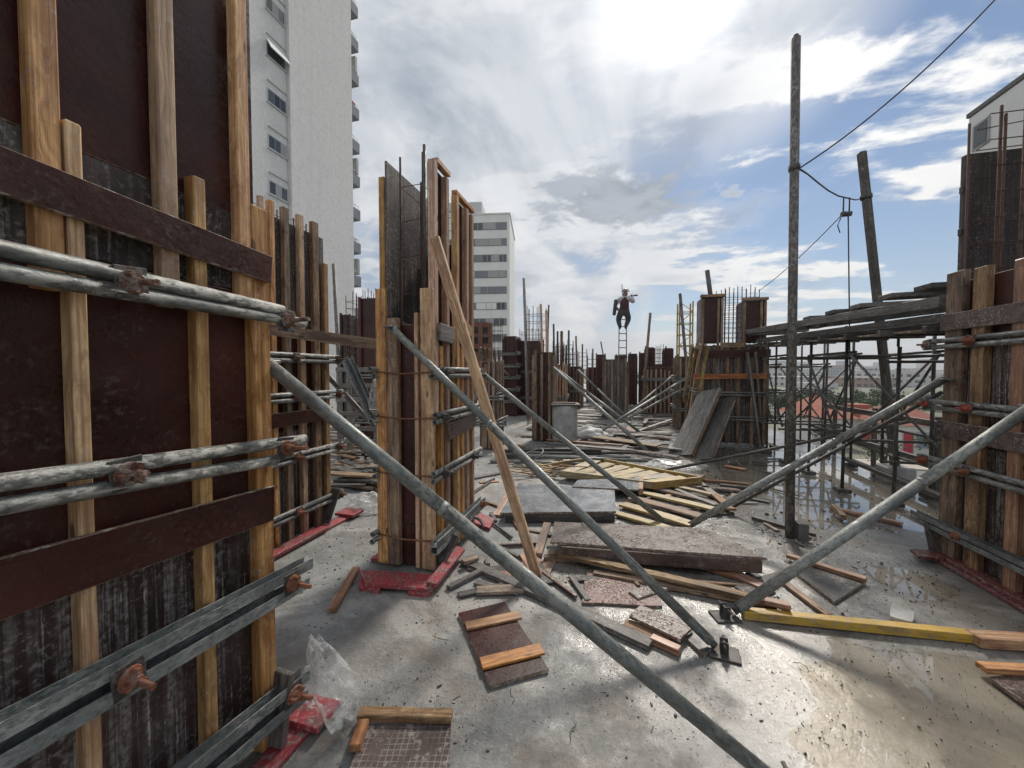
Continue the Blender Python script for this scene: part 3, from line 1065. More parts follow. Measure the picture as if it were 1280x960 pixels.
def make_right_building():
    XR = 15.0
    y1 = vx(1205, 300, XR).y
    zt = vx(1205, 152, XR).z
    t_ = thing('white_building', 'white building with a dark roof edge behind the right column form', 'building', (XR, y1, GROUND_Z))
    block('wall', XR, XR + 10, y1 - 16, y1, GROUND_Z, zt - 0.01, 'white_wall', t_, 0.03)
    block('roof_edge', XR - 0.06, XR + 10, y1 - 16, y1 + 0.05, zt, zt + 0.2, 'cement_dark', t_, 0.02)
    ya, yb = vx(1217, 170, XR).y, vx(1238, 165, XR).y
    for k in range(3):
        z = vx(1225, 185, XR).z - k * 3.2
        wn = block('window', XR - 0.05, XR + 0.02, min(ya, yb), max(ya, yb), z, z + 1.1, 'shutter', t_, 0.01)
        block('pane', XR - 0.07, XR - 0.055, min(ya, yb) + .1, max(ya, yb) - .1, z + .1, z + 1.0, 'glass_dark', wn, 0.002)


make_right_building()


def house(name, label, x0, x1, y0, y1, zt, ridge, roofm, wallm='white_wall', axis='x', holes=()):
    t_ = thing(name, label, 'house', ((x0 + x1) / 2, (y0 + y1) / 2, GROUND_Z))
    block('wall', x0, x1, y0, y1, GROUND_Z + 0.002, zt, wallm, t_, 0.02)
    ov = 0.5
    xm, ym = (x0 + x1) / 2, (y0 + y1) / 2
    if axis == 'x':
        V = [(x0 - ov, y0 - ov, zt), (x1 + ov, y0 - ov, zt), (x1 + ov, y1 + ov, zt), (x0 - ov, y1 + ov, zt), (x0 + 1.2, ym, ridge), (x1 - 1.2, ym, ridge)]
        Fc = [(0, 1, 5, 4), (1, 2, 5), (2, 3, 4, 5), (3, 0, 4), (3, 2, 1, 0)]
    else:
        V = [(x0 - ov, y0 - ov, zt), (x1 + ov, y0 - ov, zt), (x1 + ov, y1 + ov, zt), (x0 - ov, y1 + ov, zt), (xm, y0 + 0.8, ridge), (xm, y1 - 0.8, ridge)]
        Fc = [(0, 1, 4), (1, 2, 5, 4), (2, 3, 5), (3, 0, 4, 5), (3, 2, 1, 0)]
    V = [(a - xm, b_ - ym, c - zt + 0.004) for a, b_, c in V]
    me = bpy.data.meshes.new('roof')
    me.from_pydata(V, [], Fc)
    finish(me, roofm)
    rf = put('roof', me, Matrix.Translation((xm, ym, zt)), t_)
    block('ridge_tile', (x0 + 1.2 if axis == 'x' else xm - .12), (x1 - 1.2 if axis == 'x' else xm + .12), (ym - .12 if axis == 'x' else y0 + .8), (ym + .12 if axis == 'x' else y1 - .8), ridge - 0.03, ridge + 0.09, roofm, rf, 0.03)
    for (u, wd, zb, ht, mm) in holes:
        wn = block('window' if zb > 0.1 else 'door', x0 + u, x0 + u + wd, y0 - 0.06, y0 + 0.02, GROUND_Z + 0.05 + zb, GROUND_Z + 0.05 + zb + ht, 'tower_trim', t_, 0.01)
        block('pane', x0 + u + .1, x0 + u + wd - .1, y0 - 0.09, y0 - 0.065, GROUND_Z + 0.15 + zb, GROUND_Z + zb + ht - 0.05, mm, wn, 0.002)
    return t_, rf


def at_ground(x, y):
    return g(x, y, GROUND_Z)


a = at_ground(1022, 560)
b2 = at_ground(1064, 560)
hs, rf = house('house', 'white house with orange tiled roof and a square chimney block across the road', a.x, b2.x, a.y + 1, a.y + 8, GROUND_Z + 2.9, GROUND_Z + 4.9, 'roof_tile', holes=((1.2, 1.2, 1.0, 1.2, 'glass_dark'), (4.0, 1.1, 0.0, 2.2, 'door_red')))
cc = wy(1071, 512, a.y + 5)
block('chimney', cc.x - 0.9, cc.x + 0.9, cc.y - 0.8, cc.y + 0.8, GROUND_Z + 3.4, cc.z + 0.6, 'roof_tile', rf, 0.02)
a2 = at_ground(1118, 568)
b3 = at_ground(1190, 572)
house('house', 'low white house with dark red roof and a wide window, right of the scaffolding', a2.x, b3.x, a2.y, a2.y + 7, GROUND_Z + 2.7, GROUND_Z + 4.3, 'roof_tile_dark', holes=((0.5, 0.9, 0.0, 2.1, 'door_red'), (1.6, 1.0, 0.6, 1.5, 'sheet_blue'), (6.0, 2.6, 0.8, 1.2, 'glass_dark')))

def tree(label, x, y, z0, h, rx, leaf, seed, nleaf=1500):
    rr = random.Random(seed)
    t_ = thing('tree', label, 'tree', (x, y, z0), 'trees beyond the road')
    # trunk with limbs
    bars = [((x, y, z0), (x, y, z0 + h * 0.45), 0.16, 7)]
    for k in range(5):
        a_ = rr.uniform(0, 6.28)
        bars.append(((x, y, z0 + h * rr.uniform(0.3, 0.42)), (x + rx * 0.55 * math.cos(a_), y + rx * 0.55 * math.sin(a_), z0 + h * rr.uniform(0.6, 0.8)), 0.07, 5))
    soup('trunk', bars, 'bark', t_)
    V, Fc = [], []
    cl = [(rr.uniform(-.6, .6) * rx, rr.uniform(-.6, .6) * rx, h * rr.uniform(0.42, 0.85), rx * rr.uniform(0.35, 0.6)) for _ in range(9)]
    for _ in range(nleaf):
        cx, cy, cz, cr = rr.choice(cl)
        d = Vector((rr.gauss(0, 1), rr.gauss(0, 1), rr.gauss(0, 0.8))).normalized() * cr * (rr.random() ** 0.4)
        c = Vector((cx, cy, cz)) + d
        s = rx * rr.uniform(0.035, 0.08)
        n1 = Vector((rr.gauss(0, 1), rr.gauss(0, 1), rr.gauss(0, 1))).normalized()
        n2 = n1.cross(Vector((rr.gauss(0, 1), rr.gauss(0, 1), rr.gauss(0, 1)))).normalized()
        o_ = len(V)
        V += [tuple(c + n1 * s), tuple(c + n2 * s * 0.7), tuple(c - n1 * s), tuple(c - n2 * s * 0.7)]
        Fc.append((o_, o_ + 1, o_ + 2, o_ + 3))
    me = bpy.data.meshes.new('crown')
    me.from_pydata(V, [], Fc)
    finish(me, leaf)
    put('crown', me, Matrix.Translation((x, y, z0)), t_)


rnd = random.Random(11)
for k in range(17):
    pxx = 955 + k * 14.5 + rnd.uniform(-5, 5)
    D = rnd.uniform(62, 84)
    p = dp(pxx, 465, D)
    tree('dark green bushy tree in the belt behind the red roofs, number'[:-8] + (', left of the leaning post' if pxx < 1075 else ', right of the leaning post'), p.x, p.y, GROUND_Z, rnd.uniform(2.8, 4.4), rnd.uniform(1.8, 3.0), rnd.choice(('leaf_a', 'leaf_b', 'leaf_b')), 40 + k)
for k, (pxx, pyy, hh_) in enumerate(((1105, 590, 2.6), (1028, 562, 3.0), (1170, 575, 2.4))):
    p = at_ground(pxx, pyy)
    tree(('low garden bush by the kerb below the deck edge', 'small green tree in front of the orange roofed house', 'low shrub in front of the dark red roofed house')[k], p.x, p.y, GROUND_Z, hh_, 1.4, 'leaf_a', 90 + k, 500)

# the city beyond: one object for each block
for k in range(116):
    pxx = rnd.uniform(950, 1200) if k < 100 else rnd.uniform(640, 930)
    D = rnd.choice((rnd.uniform(170, 330), rnd.uniform(330, 700), rnd.uniform(330, 700), rnd.uniform(800, 1500)))
    top = rnd.uniform(462, 480) if D < 330 else rnd.uniform(456, 472) if D < 750 else rnd.uniform(447, 463)
    p = dp(pxx, top, D)
    wd = rnd.uniform(10, 22) * (1.0 if D < 400 else 1.5)
    mt_ = rnd.choice(('block_white', 'block_white', 'block_white', 'block_cream', 'block_grey', 'block_brick'))
    o_ = block('city_block', -wd / 2, wd / 2, -7, 7, GROUND_Z + 0.01 - p.z * 0, p.z, mt_, None, 0.1)
    o_.matrix_basis = Matrix.Translation((p.x, p.y, (GROUND_Z + p.z) / 2)) @ Matrix.Rotation(rnd.uniform(-0.6, 0.9), 4, 'Z')
    if p.z - GROUND_Z < 2:
        o_.scale.z = 1
    hue_ = {'block_white': 'white', 'block_cream': 'cream', 'block_grey': 'grey', 'block_brick': 'brownish'}[mt_]
    far_ = 'nearer' if D < 330 else 'mid-distance' if D < 800 else 'farthest'
    where = 'low on the skyline behind the middle forms' if k >= 100 else 'left of the leaning post' if pxx < 1080 else 'right of the leaning post'
    tag(o_, '%s %s apartment block in the hazy city, %s' % (far_, hue_, where), 'building', 'blocks of the far city')

# ------------------------------------------------------------------ formwork
def wingnut_mesh(mat):
    key = ('wing', mat)
    if key in MESH:
        return MESH[key]
    bm = bmesh.new()
    M = Matrix.Rotation(math.pi / 2, 4, 'Y')
    bmesh.ops.create_cone(bm, cap_ends=True, segments=14, radius1=0.036, radius2=0.033, depth=0.008, matrix=Matrix.Translation((0.004, 0, 0)) @ M)
    bmesh.ops.create_cone(bm, cap_ends=True, segments=8, radius1=0.022, radius2=0.015, depth=0.026, matrix=Matrix.Translation((0.021, 0, 0)) @ M)
    for k in range(3):
        a_ = k * 2.094 + 0.4
        bmesh.ops.create_cube(bm, size=1.0, matrix=Matrix.Translation((0.020, 0.021 * math.cos(a_), 0.021 * math.sin(a_))) @ Matrix.Rotation(a_, 4, 'X') @ Matrix.Diagonal((0.02, 0.024, 0.013, 1)))
    me = bpy.data.meshes.new('wingnut')
    bm.to_mesh(me)
    bm.free()
    MESH[key] = finish(me, mat)
    return me


def channel_mesh(L, w_, h_, t_, mat):
    key = ('u', round(L, 3), w_, h_, t_, mat)
    if key in MESH:
        return MESH[key]
    prof = [(-w_ / 2, -h_ / 2), (w_ / 2, -h_ / 2), (w_ / 2, h_ / 2), (w_ / 2 - t_, h_ / 2), (w_ / 2 - t_, -h_ / 2 + t_), (-w_ / 2 + t_, -h_ / 2 + t_), (-w_ / 2 + t_, h_ / 2), (-w_ / 2, h_ / 2)]
    n = len(prof)
    V = [(-L / 2, a_, b_) for a_, b_ in prof] + [(L / 2, a_, b_) for a_, b_ in prof]
    Fc = [(k, (k + 1) % n, n + (k + 1) % n, n + k) for k in range(n)]
    Fc += [(0, 5, 4, 1)[::-1], (0, 7, 6, 5), (1, 4, 3, 2), (n, n + 1, n + 4, n + 5)[::-1], (n, n + 5, n + 6, n + 7), (n + 1, n + 2, n + 3, n + 4)]
    me = bpy.data.meshes.new('channel')
    me.from_pydata(V, [], Fc)
    bm = bmesh.new()
    bm.from_mesh(me)
    bmesh.ops.recalc_face_normals(bm, faces=bm.faces[:])
    bm.to_mesh(me)
    bm.free()
    MESH[key] = finish(me, mat)
    return me


def channel(name, p1, p2, w_, h_, mat, parent, roll=0.0):
    L = (Vector(p2) - Vector(p1)).length
    return put(name, channel_mesh(L, w_, h_, 0.005, mat), axis_matrix(p1, p2, roll=roll), parent)


def tie(parent, p, side, mat='rust', rod=0.07):
    """tie rod end with its plate and wing nut; side is the outward direction along X"""
    M = Matrix.Translation(p)
    if side < 0:
        M = M @ Matrix.Rotation(math.pi, 4, 'Z')
    M = M @ Matrix.Rotation(random.uniform(0, 6), 4, 'X')
    if mat == 'rust' and random.random() < 0.35:
        mat = 'rust_dark'
    put('tie_plate', box_mesh(0.006, 0.075, 0.085, 'steel_dark', 0.002), Matrix.Translation(Vector(p) - Vector((side * .005, 0, 0))) @ Matrix.Rotation(random.uniform(-.3, .3), 4, 'X'), parent)
    put('wing_nut', wingnut_mesh(mat), M @ Matrix.Diagonal((random.uniform(.9, 1.2), random.uniform(.75, 1.05), random.uniform(.75, 1.05), 1)), parent)
    tube('tie_rod', Vector(p) + Vector((side * 0.004, 0, 0)), Vector(p) + Vector((side * rod, 0, random.uniform(-0.006, 0.006))), 0.0085, mat, parent, 8)


def pipe_px(parent, X, a_, b_, r=0.021, ext=0.0, mat='steel_pipe'):
    p1, p2 = vx(*a_, X), vx(*b_, X)
    p1 = p1 + (p1 - p2).normalized() * ext
    return tube('waler_pipe', p1, p2, r, mat, parent, 14, 0.004)


def pair(parent, X, side, y0, y1, z, ties=(), r=0.02, gap=0.052, mat='steel_pipe', slope=0.0, tiemat='rust'):
    out = []
    for s in (-1, 1):
        a_ = random.uniform(-0.03, 0.03)
        out.append(tube('waler_pipe', (X + side * r, y0 - a_, z + s * gap / 2 - slope / 2), (X + side * r, y1 + a_, z + s * gap / 2 + slope / 2 + random.uniform(-.004, .004)), r, mat, parent, 10, 0.004))
    for t_ in ties:
        tie(out[1], (X + side * (2 * r + 0.002), t_, z), side, tiemat)
    return out


def stud_px(parent, X, side, x_a, x_b, z0, z1, d, mat, dx=0.0):
    """upright whose outer face lies in plane X between photo columns x_a and x_b"""
    ya, yb = sorted((vx(x_a, 465, X).y, vx(x_b, 465, X).y))
    return post('stud', X - side * d / 2 + dx, (ya + yb) / 2, z0, z1, d, yb - ya, mat, parent)


def rebar_cage(parent, x0, x1, y0, y1, z0, z1, nx_, ny_, step, r=0.008, jitter=0.015, name='rebar_cage'):
    rr = random.Random(int(abs(x0 * 971 + y0 * 313)))
    bars = []
    pts = []
    for i in range(nx_):
        for j in range(ny_):
            if 0 < i < nx_ - 1 and 0 < j < ny_ - 1:
                continue
            X = x0 + (x1 - x0) * (i / (nx_ - 1) if nx_ > 1 else .5)
            Y = y0 + (y1 - y0) * (j / (ny_ - 1) if ny_ > 1 else .5)
            bars.append(((X, Y, z0), (X + rr.uniform(-jitter, jitter), Y + rr.uniform(-jitter, jitter), z1 + rr.uniform(-.1, .06)), r, 5))
    z = z0 + 0.1
    while z < z1 - 0.08:
        q = rr.uniform(-.012, .012)
        c = [(x0, y0, z + q), (x1, y0, z - q), (x1, y1, z + q), (x0, y1, z)]
        for k in range(4):
            if (Vector(c[k]) - Vector(c[(k + 1) % 4])).length > 0.02:
                bars.append((c[k], c[(k + 1) % 4], r * 0.6, 4))
        z += step * rr.uniform(0.85, 1.1)
    o_ = soup(name, bars, 'rebar', parent)
    o_['kind'] = 'stuff'
    return o_


# ---- the near left form, close to the camera
XA = -1.31
fa = thing('wall_formwork', 'tall brown plywood wall form with pale studs at the left edge, nearest the camera', 'formwork', (XA, 1.2, 0))
yA0, yA1 = -0.7, vx(339, 700, XA).y
dA = 0.046
xp = XA - dA - 0.009
block('plywood_panel', xp - .009, xp + .009, yA0, yA1, 0.03, 1.015, 'ply_streaked', fa)
block('plywood_panel', xp - .009, xp + .009, yA0, yA1, 1.02, 1.80, 'ply_brown', fa)
block('plywood_panel', xp - .011, xp + .007, yA0, yA1, 1.803, 2.075, 'ply_dirty', fa)
block('plywood_panel', xp - .013, xp + .005, yA0, yA1, 2.078, 3.05, 'ply_smooth', fa)
for x_a, x_b in ((92, 113), (248, 263), (318, 339)):
    ztop = vx(x_a, {92: 152, 248: 221, 318: 256}[x_a], XA).z
    stud_px(fa, XA, 1, x_a, x_b, 0.02, ztop, dA, 'wood_fresh')
for x_a, x_b in ((52, 88), (207, 229), (303, 318)):
    stud_px(fa, XA - .002, 1, x_a, x_b, 1.70, 3.12, dA - .004, 'wood_fresh')
for yq in (-0.55, -0.25, 0.08, 0.33):
    post('stud', XA - dA / 2, yq, 0.02, 2.13, dA, 0.05, 'wood_fresh', fa)
    post('stud', XA - dA / 2 - .002, yq + .07, 1.7, 3.12, dA - .004, 0.07, 'wood_fresh', fa)
# plywood strips nailed across the studs
for (a0, a1, b0, b1) in (((0, 184), (0, 241), (338, 321), (338, 354)), ((0, 706), (0, 766), (341, 607), (341, 650))):
    X = XA + 0.010
    pa, pb = (vx(*a0, X) + vx(*a1, X)) / 2, (vx(*b0, X) + vx(*b1, X)) / 2
    h_ = abs(vx(*b0, X).z - vx(*b1, X).z)
    pa = pa + (pa - pb) * 1.2
    beam('plywood_strip', pa, pb, 0.018, h_, 'ply_brown', fa, c=0.002)
# walers: two pairs of pipe, two pairs of channel
Xw = XA + 0.045
w1 = pipe_px(fa, Xw, (0, 311), (352, 388), 0.021, 1.2)
w1b = pipe_px(fa, Xw, (0, 339), (380, 404), 0.020, 1.2)
w2 = pipe_px(fa, Xw, (0, 604), (380, 549), 0.021, 1.2)
w2b = pipe_px(fa, Xw, (0, 633), (345, 575), 0.020, 1.2)
for ww, q, s in ((w1, (166, 353), 0.09), (w1, (360, 401), 0.10), (w2, (160, 592), 0.07), (w2, (358, 560), 0.10)):
    tie(ww, vx(*q, XA + 0.066), 1, 'rust', s)
for (u, l, q) in ((((0, 908), (385, 703)), ((0, 948), (381, 727)), ((163, 848), (366, 729))), (((0, 1149), (381, 842)), ((0, 1195), (379, 866)), ((164, 1030), (368, 868)))):
    cs = []
    for (a0, b0) in (u, l):
        p1, p2 = vx(*a0, Xw), vx(*b0, Xw)
        p1 = p1 + (p1 - p2) * 0.9
        cs.append(channel('waler_channel', p1, p2, 0.052, 0.040, 'steel_channel', fa))
    for qq in q:
        if qq[1] < 1000:
            tie(cs[0], vx(*qq, XA + 0.075), 1, 'rust', 0.085)
# far side, end and top of the same form
block('plywood_panel', XA - .54, XA - .522, yA0, yA1, 0.03, 3.05, 'ply_brown', fa)
for yq in (-0.3, 0.1, 0.5, 0.85, 1.15):
    post('stud', XA - .565, yq, 0.02, 3.1, dA, 0.05, 'wood_fresh', fa)
block('end_board', XA - .521, xp - .015, yA1 - .03, yA1 - .012, 0.03, 2.9, 'ply_brown', fa)
for (x_, n_) in ((XA - .48, 0), (XA - .12, 1)):
    post('stud', x_, yA1 + .012, 0.02, 2.9, 0.05, 0.045, 'wood_fresh', fa)
k0 = g(345, 935)
block('kicker_board', XA + .005, XA + .10, yA0, yA1 + .13, 0.004, 0.026, 'paint_red', fa)
block('kicker_board', XA - .03, XA + .15, yA1 + .06, yA1 + .20, 0.027, 0.052, 'paint_red', fa)
tri = [(XA + .002, 0), (XA + .085, 0), (XA + .06, 0)]
beam('kicker_brace', (XA + .02, yA1 - .02, .03), (XA + .03, yA1 + .02, .30), 0.09, 0.03, 'wood_grey', fa, up=(0, 1, 0))

# ---- second form, behind the first on the left
XB = -2.72
fb = thing('wall_formwork', 'plywood wall form with many upright studs below the white tower, second from the left', 'formwork', (XB, 3.2, 0))
yB0, yB1 = 1.6, vx(412, 465, XB).y
block('plywood_panel', XB - .066, XB - .048, yB0, yB1, 0.03, 0.98, 'ply_streaked', fb)
block('plywood_panel', XB - .068, XB - .050, yB0, yB1, 0.985, 1.9, 'ply_brown', fb)
block('plywood_panel', XB - .070, XB - .052, yB0, yB1, 1.905, 2.80, 'ply_dirty', fb)
block('plywood_panel', XB - .45, XB - .432, yB0, yB1, 0.03, 2.85, 'ply_brown', fb)
block('end_board', XB - .43, XB - .075, yB1 - .02, yB1 - .002, 0.03, 2.6, 'ply_brown', fb)
for x_a, x_b in ((330, 334), (341, 347), (358, 365), (377, 383), (394, 401), (407, 412)):
    stud_px(fb, XB, 1, x_a, x_b, 0.02, 2.90 if x_a < 405 else 2.55, 0.048, 'wood_aged' if x_a in (358, 394) else 'wood_fresh')
for yq in (1.7, 1.95, 2.2):
    post('stud', XB - .024, yq, 0.02, 2.9, 0.048, 0.05, 'wood_aged', fb)
for yq in (2.0, 2.5, 3.0):
    post('stud', XB - .475, yq, 0.02, 2.9, 0.048, 0.05, 'wood_aged', fb)
for (ya_, z_, sl) in ((448, 0, 0), (497, 0, 0), (580, 0, 0), (640, 0, 0)):
    z = vx(385, ya_ - (0, 2, 12, 5)[(448, 497, 580, 640).index(ya_)], XB + .03).z
    pair(fb, XB, 1, 1.8, yB1 + 0.14, z, (2.75, yB1 + .08), 0.02)
z = vx(385, 520, XB).z
block('plywood_strip', XB + .001, XB + .019, 1.7, yB1 + .02, z - .06, z + .06, 'ply_brown', fb)
for k in range(7):
    y = yB1 - 0.05 - k * 0.16
    tube('rebar', (XB - .2, y, 0.3), (XB - .2 + random.uniform(-.02, .02), y, 2.93 + random.uniform(0.0, .09)), 0.007, 'rebar', fb, 6)
path_tube('tie_wire', [(XB - .2, yB1 - .05 - k * .16, 2.90 + 0.02 * math.sin(k * 2)) for k in range(8)], 0.003, 'wire', fb, 5)
block('kicker_board', XB + .005, XB + .11, 2.2, yB1 + .16, 0.004, 0.028, 'paint_red', fb)
block('kicker_board', XB + .02, XB + .13, 1.9, 3.0, 0.0285, 0.052, 'paint_red', fb)
block('kicker_board', XB - .05, XB + .17, yB1 + .10, yB1 + .28, 0.03, 0.056, 'paint_red', fb)
beam('kicker_brace', (XB + .02, yB1 - .12, .04), (XB + .04, yB1 + .02, .34), 0.10, 0.025, 'wood_dark', fb, up=(0, 1, 0))

# ---- the tall column form in the middle
XC, XCL = -1.29, -1.74
yC0, yC1 = 2.60, 3.42
fc = thing('column_formwork', 'tall open-topped column form with bare rebar and red boards round its foot', 'formwork', ((XC + XCL) / 2, yC0, 0))
xr = XC - .055
xl = XCL + .055
block('plywood_panel', xr - .018, xr, yC0 + .03, yC1, 0.03, 1.72, 'ply_streaked', fc)
block('plywood_panel', xr - .018, xr, yC0 + .03, yC0 + .27, 1.725, 3.05, 'ply_brown', fc)
block('plywood_panel', xr - .018, xr, yC0 + .46, yC1, 1.725, 2.98, 'ply_brown', fc)
block('plywood_panel', xl, xl + .018, yC0 + .0, yC1, 0.03, 1.9, 'ply_brown', fc)
block('plywood_panel', xl - .002, xl + .016, yC0 - .02, yC1, 1.905, 3.08, 'ply_dirty', fc)
block('end_board', xl + .02, xr - .02, yC0 + .004, yC0 + .022, 0.03, 1.86, 'ply_brown', fc)
block('end_board', xl + .02, xr - .02, yC1 - .03, yC1 - .012, 0.03, 2.7, 'ply_brown', fc)
# studs of the near end
post('stud', XCL + .02, yC0 - .024, 0.03, wy(484, 362, yC0).z, 0.085, 0.045, 'wood_fresh', fc)
post('stud', XCL + .115, yC0 - .022, 0.03, wy(500, 398, yC0).z, 0.10, 0.044, 'wood_aged', fc)
post('stud', XC - .135, yC0 - .022, 0.03, wy(520, 392, yC0).z, 0.030, 0.044, 'wood_fresh', fc)
post('stud', XC - .05, yC0 - .022, 0.03, wy(525, 362, yC0).z, 0.10, 0.044, 'wood_fresh', fc)
post('stud', XCL + .01, yC0 + .03, 1.5, 2.98, 0.05, 0.06, 'wood_fresh', fc)
post('stud', XC - .03, yC0 + .035, 1.15, 3.06, 0.055, 0.06, 'wood_fresh', fc)
# studs along the right side
for k, y in enumerate((2.72, 2.84, 3.04, 3.14, 3.26, 3.385)):
    post('stud', XC - .027, y, 0.03, (1.70, 3.03, 2.98, 1.72, 2.96, 2.95)[k], 0.052, 0.05, 'wood_fresh', fc)
for k, y in enumerate((2.7, 2.95, 3.2, 3.38)):
    post('stud', XCL + .027, y, 0.03, 3.0, 0.052, 0.05, 'wood_aged', fc)
block('top_plate', XC - .052, XC - .002, yC0 + .07, yC0 + .30, 3.062, 3.10, 'wood_fresh', fc)
block('top_plate', XC - .052, XC - .002, yC0 + .42, yC1 + .02, 2.985, 3.02, 'wood_fresh', fc)
beam('nailed_block', (XC + .016, 2.63, 1.80), (XC + .016, 2.89, 1.79), 0.028, 0.13, 'wood_grey', fc)
beam('nailed_block', (XC + .016, 3.05, 1.93), (XC + .016, 3.28, 1.86), 0.028, 0.09, 'wood_fresh', fc)
z = vx(560, 538, XC).z
beam('plywood_strip', (XC + .012, 2.80, z - .01), (XC + .012, 3.42, z + .02), 0.018, 0.13, 'ply_worn', fc)
for (q, ly) in (((550, 466), 0), ((550, 522), 0), ((555, 590), 1), ((555, 668), 2)):
    z = vx(*q, XC + .02).z
    if ly == 2:
        for dzz in (0.0, -0.05):
            ch = channel('waler_channel', (XC + .03, 2.50, z + dzz), (XC + .03, 3.56, z + dzz), 0.055, 0.040, 'steel_channel', fc)
        tie(ch, (XC + .06, 3.46, z - .02), 1, 'rust', 0.06)
    else:
        pair(fc, XC, 1, 2.52, 3.52, z, (2.68, 3.30), 0.02, tiemat='steel_dark')
    for dzz in (0.0,):
        pair(fc, XCL, -1, 2.50, 3.5, z, (), 0.02)
    path_tube('end_tie', [(XCL - .03, yC0 - .052, z + .01), (XCL + .2, yC0 - .055, z - .008), (XC + .03, yC0 - .052, z + .006)], 0.006, 'rust', fc, 6)
# vertical bars of the column
for (x_, y, zt) in ((XCL + .12, 2.70, 3.16), (XC - .15, 2.70, 3.17), (XC - .19, 2.78, 2.95), (XC - .15, 3.05, 2.9), (XC - .15, 3.12, 3.14), (XCL + .12, 3.02, 3.12), (XCL + .12, 3.34, 3.12), (XC - .15, 3.34, 3.1)):
    tube('rebar', (x_, y, 0.1), (x_ + random.uniform(-.01, .01), y, zt), 0.0085, 'rebar', fc, 7)
z = 0.5
while z < 3.1:
    q = random.uniform(-.02, .02)
    path_tube('stirrup', [(XCL + .12, 2.70, z), (XC - .15, 2.70, z + q), (XC - .15, 3.34, z), (XCL + .12, 3.34, z - q)], 0.0035, 'rebar', fc, 5, True)
    z += 0.27
tube('rebar', (XC - .085, 2.615, 1.9), (XC - .085, 2.615, 3.17), 0.012, 'steel_dark', fc, 7)
# painted boards round the foot
sheet('kicker_board', ((449, 712), (456, 729), (540, 736), (545, 718)), 0.03, 0.024, 'paint_red', fc)
sheet('kicker_board', ((449, 722), (449, 734), (474, 738), (479, 727)), 0.0, 0.028, 'paint_red', fc)
sheet('kicker_board', ((512, 728), (510, 740), (536, 742), (548, 726)), 0.0, 0.028, 'paint_red', fc)
sheet('kicker_board', ((533, 727), (546, 730), (581, 686), (571, 682)), 0.056, 0.022, 'paint_red', fc)
beam('kicker_brace', (XC + .02, yC0 + .02, 0.06), (XC + .09, yC0 + .16, 0.22), 0.09, 0.022, 'wood_grey', fc)
block('kicker_board', XCL - .12, XCL - .02, 2.6, 3.4, 0.004, 0.03, 'paint_red', fc)

# ---- the form at the right edge
XD = 2.54
yD1 = 3.92
yD0 = 2.3
fd = thing('wall_formwork', 'dark plywood wall form with brown studs and pipe walers at the right edge', 'formwork', (XD, yD1, 0))
block('plywood_panel', XD + .05, XD + .068, yD0, yD1, 0.03, 0.95, 'ply_streaked', fd)
block('plywood_panel', XD + .052, XD + .070, yD0, yD1, 0.955, 1.75, 'ply_streaked', fd)
block('plywood_panel', XD + .054, XD + .072, yD0, yD1, 1.755, 2.20, 'ply_brown', fd)
block('plywood_panel', XD + .44, XD + .458, yD0, yD1 - .02, 0.03, 2.1, 'ply_brown', fd)
yD2 = 4.34
xD2 = wy(1205, 300, yD2).x
zD2 = wy(1206, 193, yD2).z
block('plywood_panel', xD2, xD2 + .95, yD2, yD2 + .018, 1.4, zD2, 'ply_cast', fd)
for k in range(5):
    block('batten', xD2 - .012, xD2 - .001, yD2 + .019, yD2 + .055, 1.6 + k * .37, 1.66 + k * .37, 'wood_dark', fd)
for xq in (xD2 + .03, xD2 + .5, xD2 + .9):
    post('stud', xq, yD2 + .045, 1.3, zD2 + .01, 0.05, 0.05, 'wood_dark', fd)
block('end_board', XD + .075, XD + .437, yD1 - .03, yD1 - .012, 0.03, 2.2, 'ply_brown', fd)
for x_a, x_b, zt in ((1179, 1200, 2.28), (1212, 1229, 2.26), (1262, 1279, 2.24)):
    stud_px(fd, XD, -1, x_a, x_b, 0.02, zt, 0.048, 'wood_aged' if x_a != 1262 else 'wood_orange')
for yq in (3.02, 2.8, 2.55):
    post('stud', XD + .024, yq, 0.02, 2.26, 0.048, 0.06, 'wood_aged', fd)
for yq in (2.9, 3.3, 3.7):
    post('stud', XD + .485, yq, 0.02, 2.2, 0.05, 0.06, 'wood_aged', fd)
pairs_d = []
for q, q2, ty in (((1150, 429), (1280, 424), 'rust'), ((1160, 508), (1280, 514), 'rust_red'), ((1200, 588), (1280, 610), 'rust'), ((1160, 652), (1280, 706), 'steel_channel')):
    X = XD - .03
    p2, p1 = vx(*q, X), vx(*q2, X)
    z = (p1.z + p2.z) / 2
    if ty == 'steel_channel':
        for dzz in (0.02, -0.028):
            ch = channel('waler_channel', (X - .005, yD0, z + dzz), (X - .005, yD1 + .18, z + dzz), 0.05, 0.038, 'steel_channel', fd)
        tie(ch, (X - .03, 3.62, z), -1, 'rust', .05)
    else:
        pair(fd, XD, -1, yD0, yD1 + (0.15 if ty != 'rust_red' else 0.12), z, (3.60, yD1 + .08), 0.02, tiemat=ty)
for q, q2 in (((1180, 404), (1280, 392)), ((1180, 534), (1280, 560))):
    p2, p1 = vx(*q, XD - .012), vx(*q2, XD - .012)
    z = (p1.z + p2.z) / 2
    beam('plywood_strip', (XD - .012, yD0, z), (XD - .012, yD1 - .01, z + .01), 0.02, 0.13, 'ply_worn', fd)
sheet('kicker_board', ((1138, 686), (1148, 695), (1190, 699), (1182, 688)), 0.026, 0.024, 'paint_oxide', fd)
block('kicker_board', XD - .09, XD - .005, yD0, yD1 - .06, 0.004, 0.028, 'paint_oxide', fd)
block('kicker_board', XD - .06, XD + .04, yD0, yD1 - .2, 0.029, 0.055, 'paint_oxide', fd)
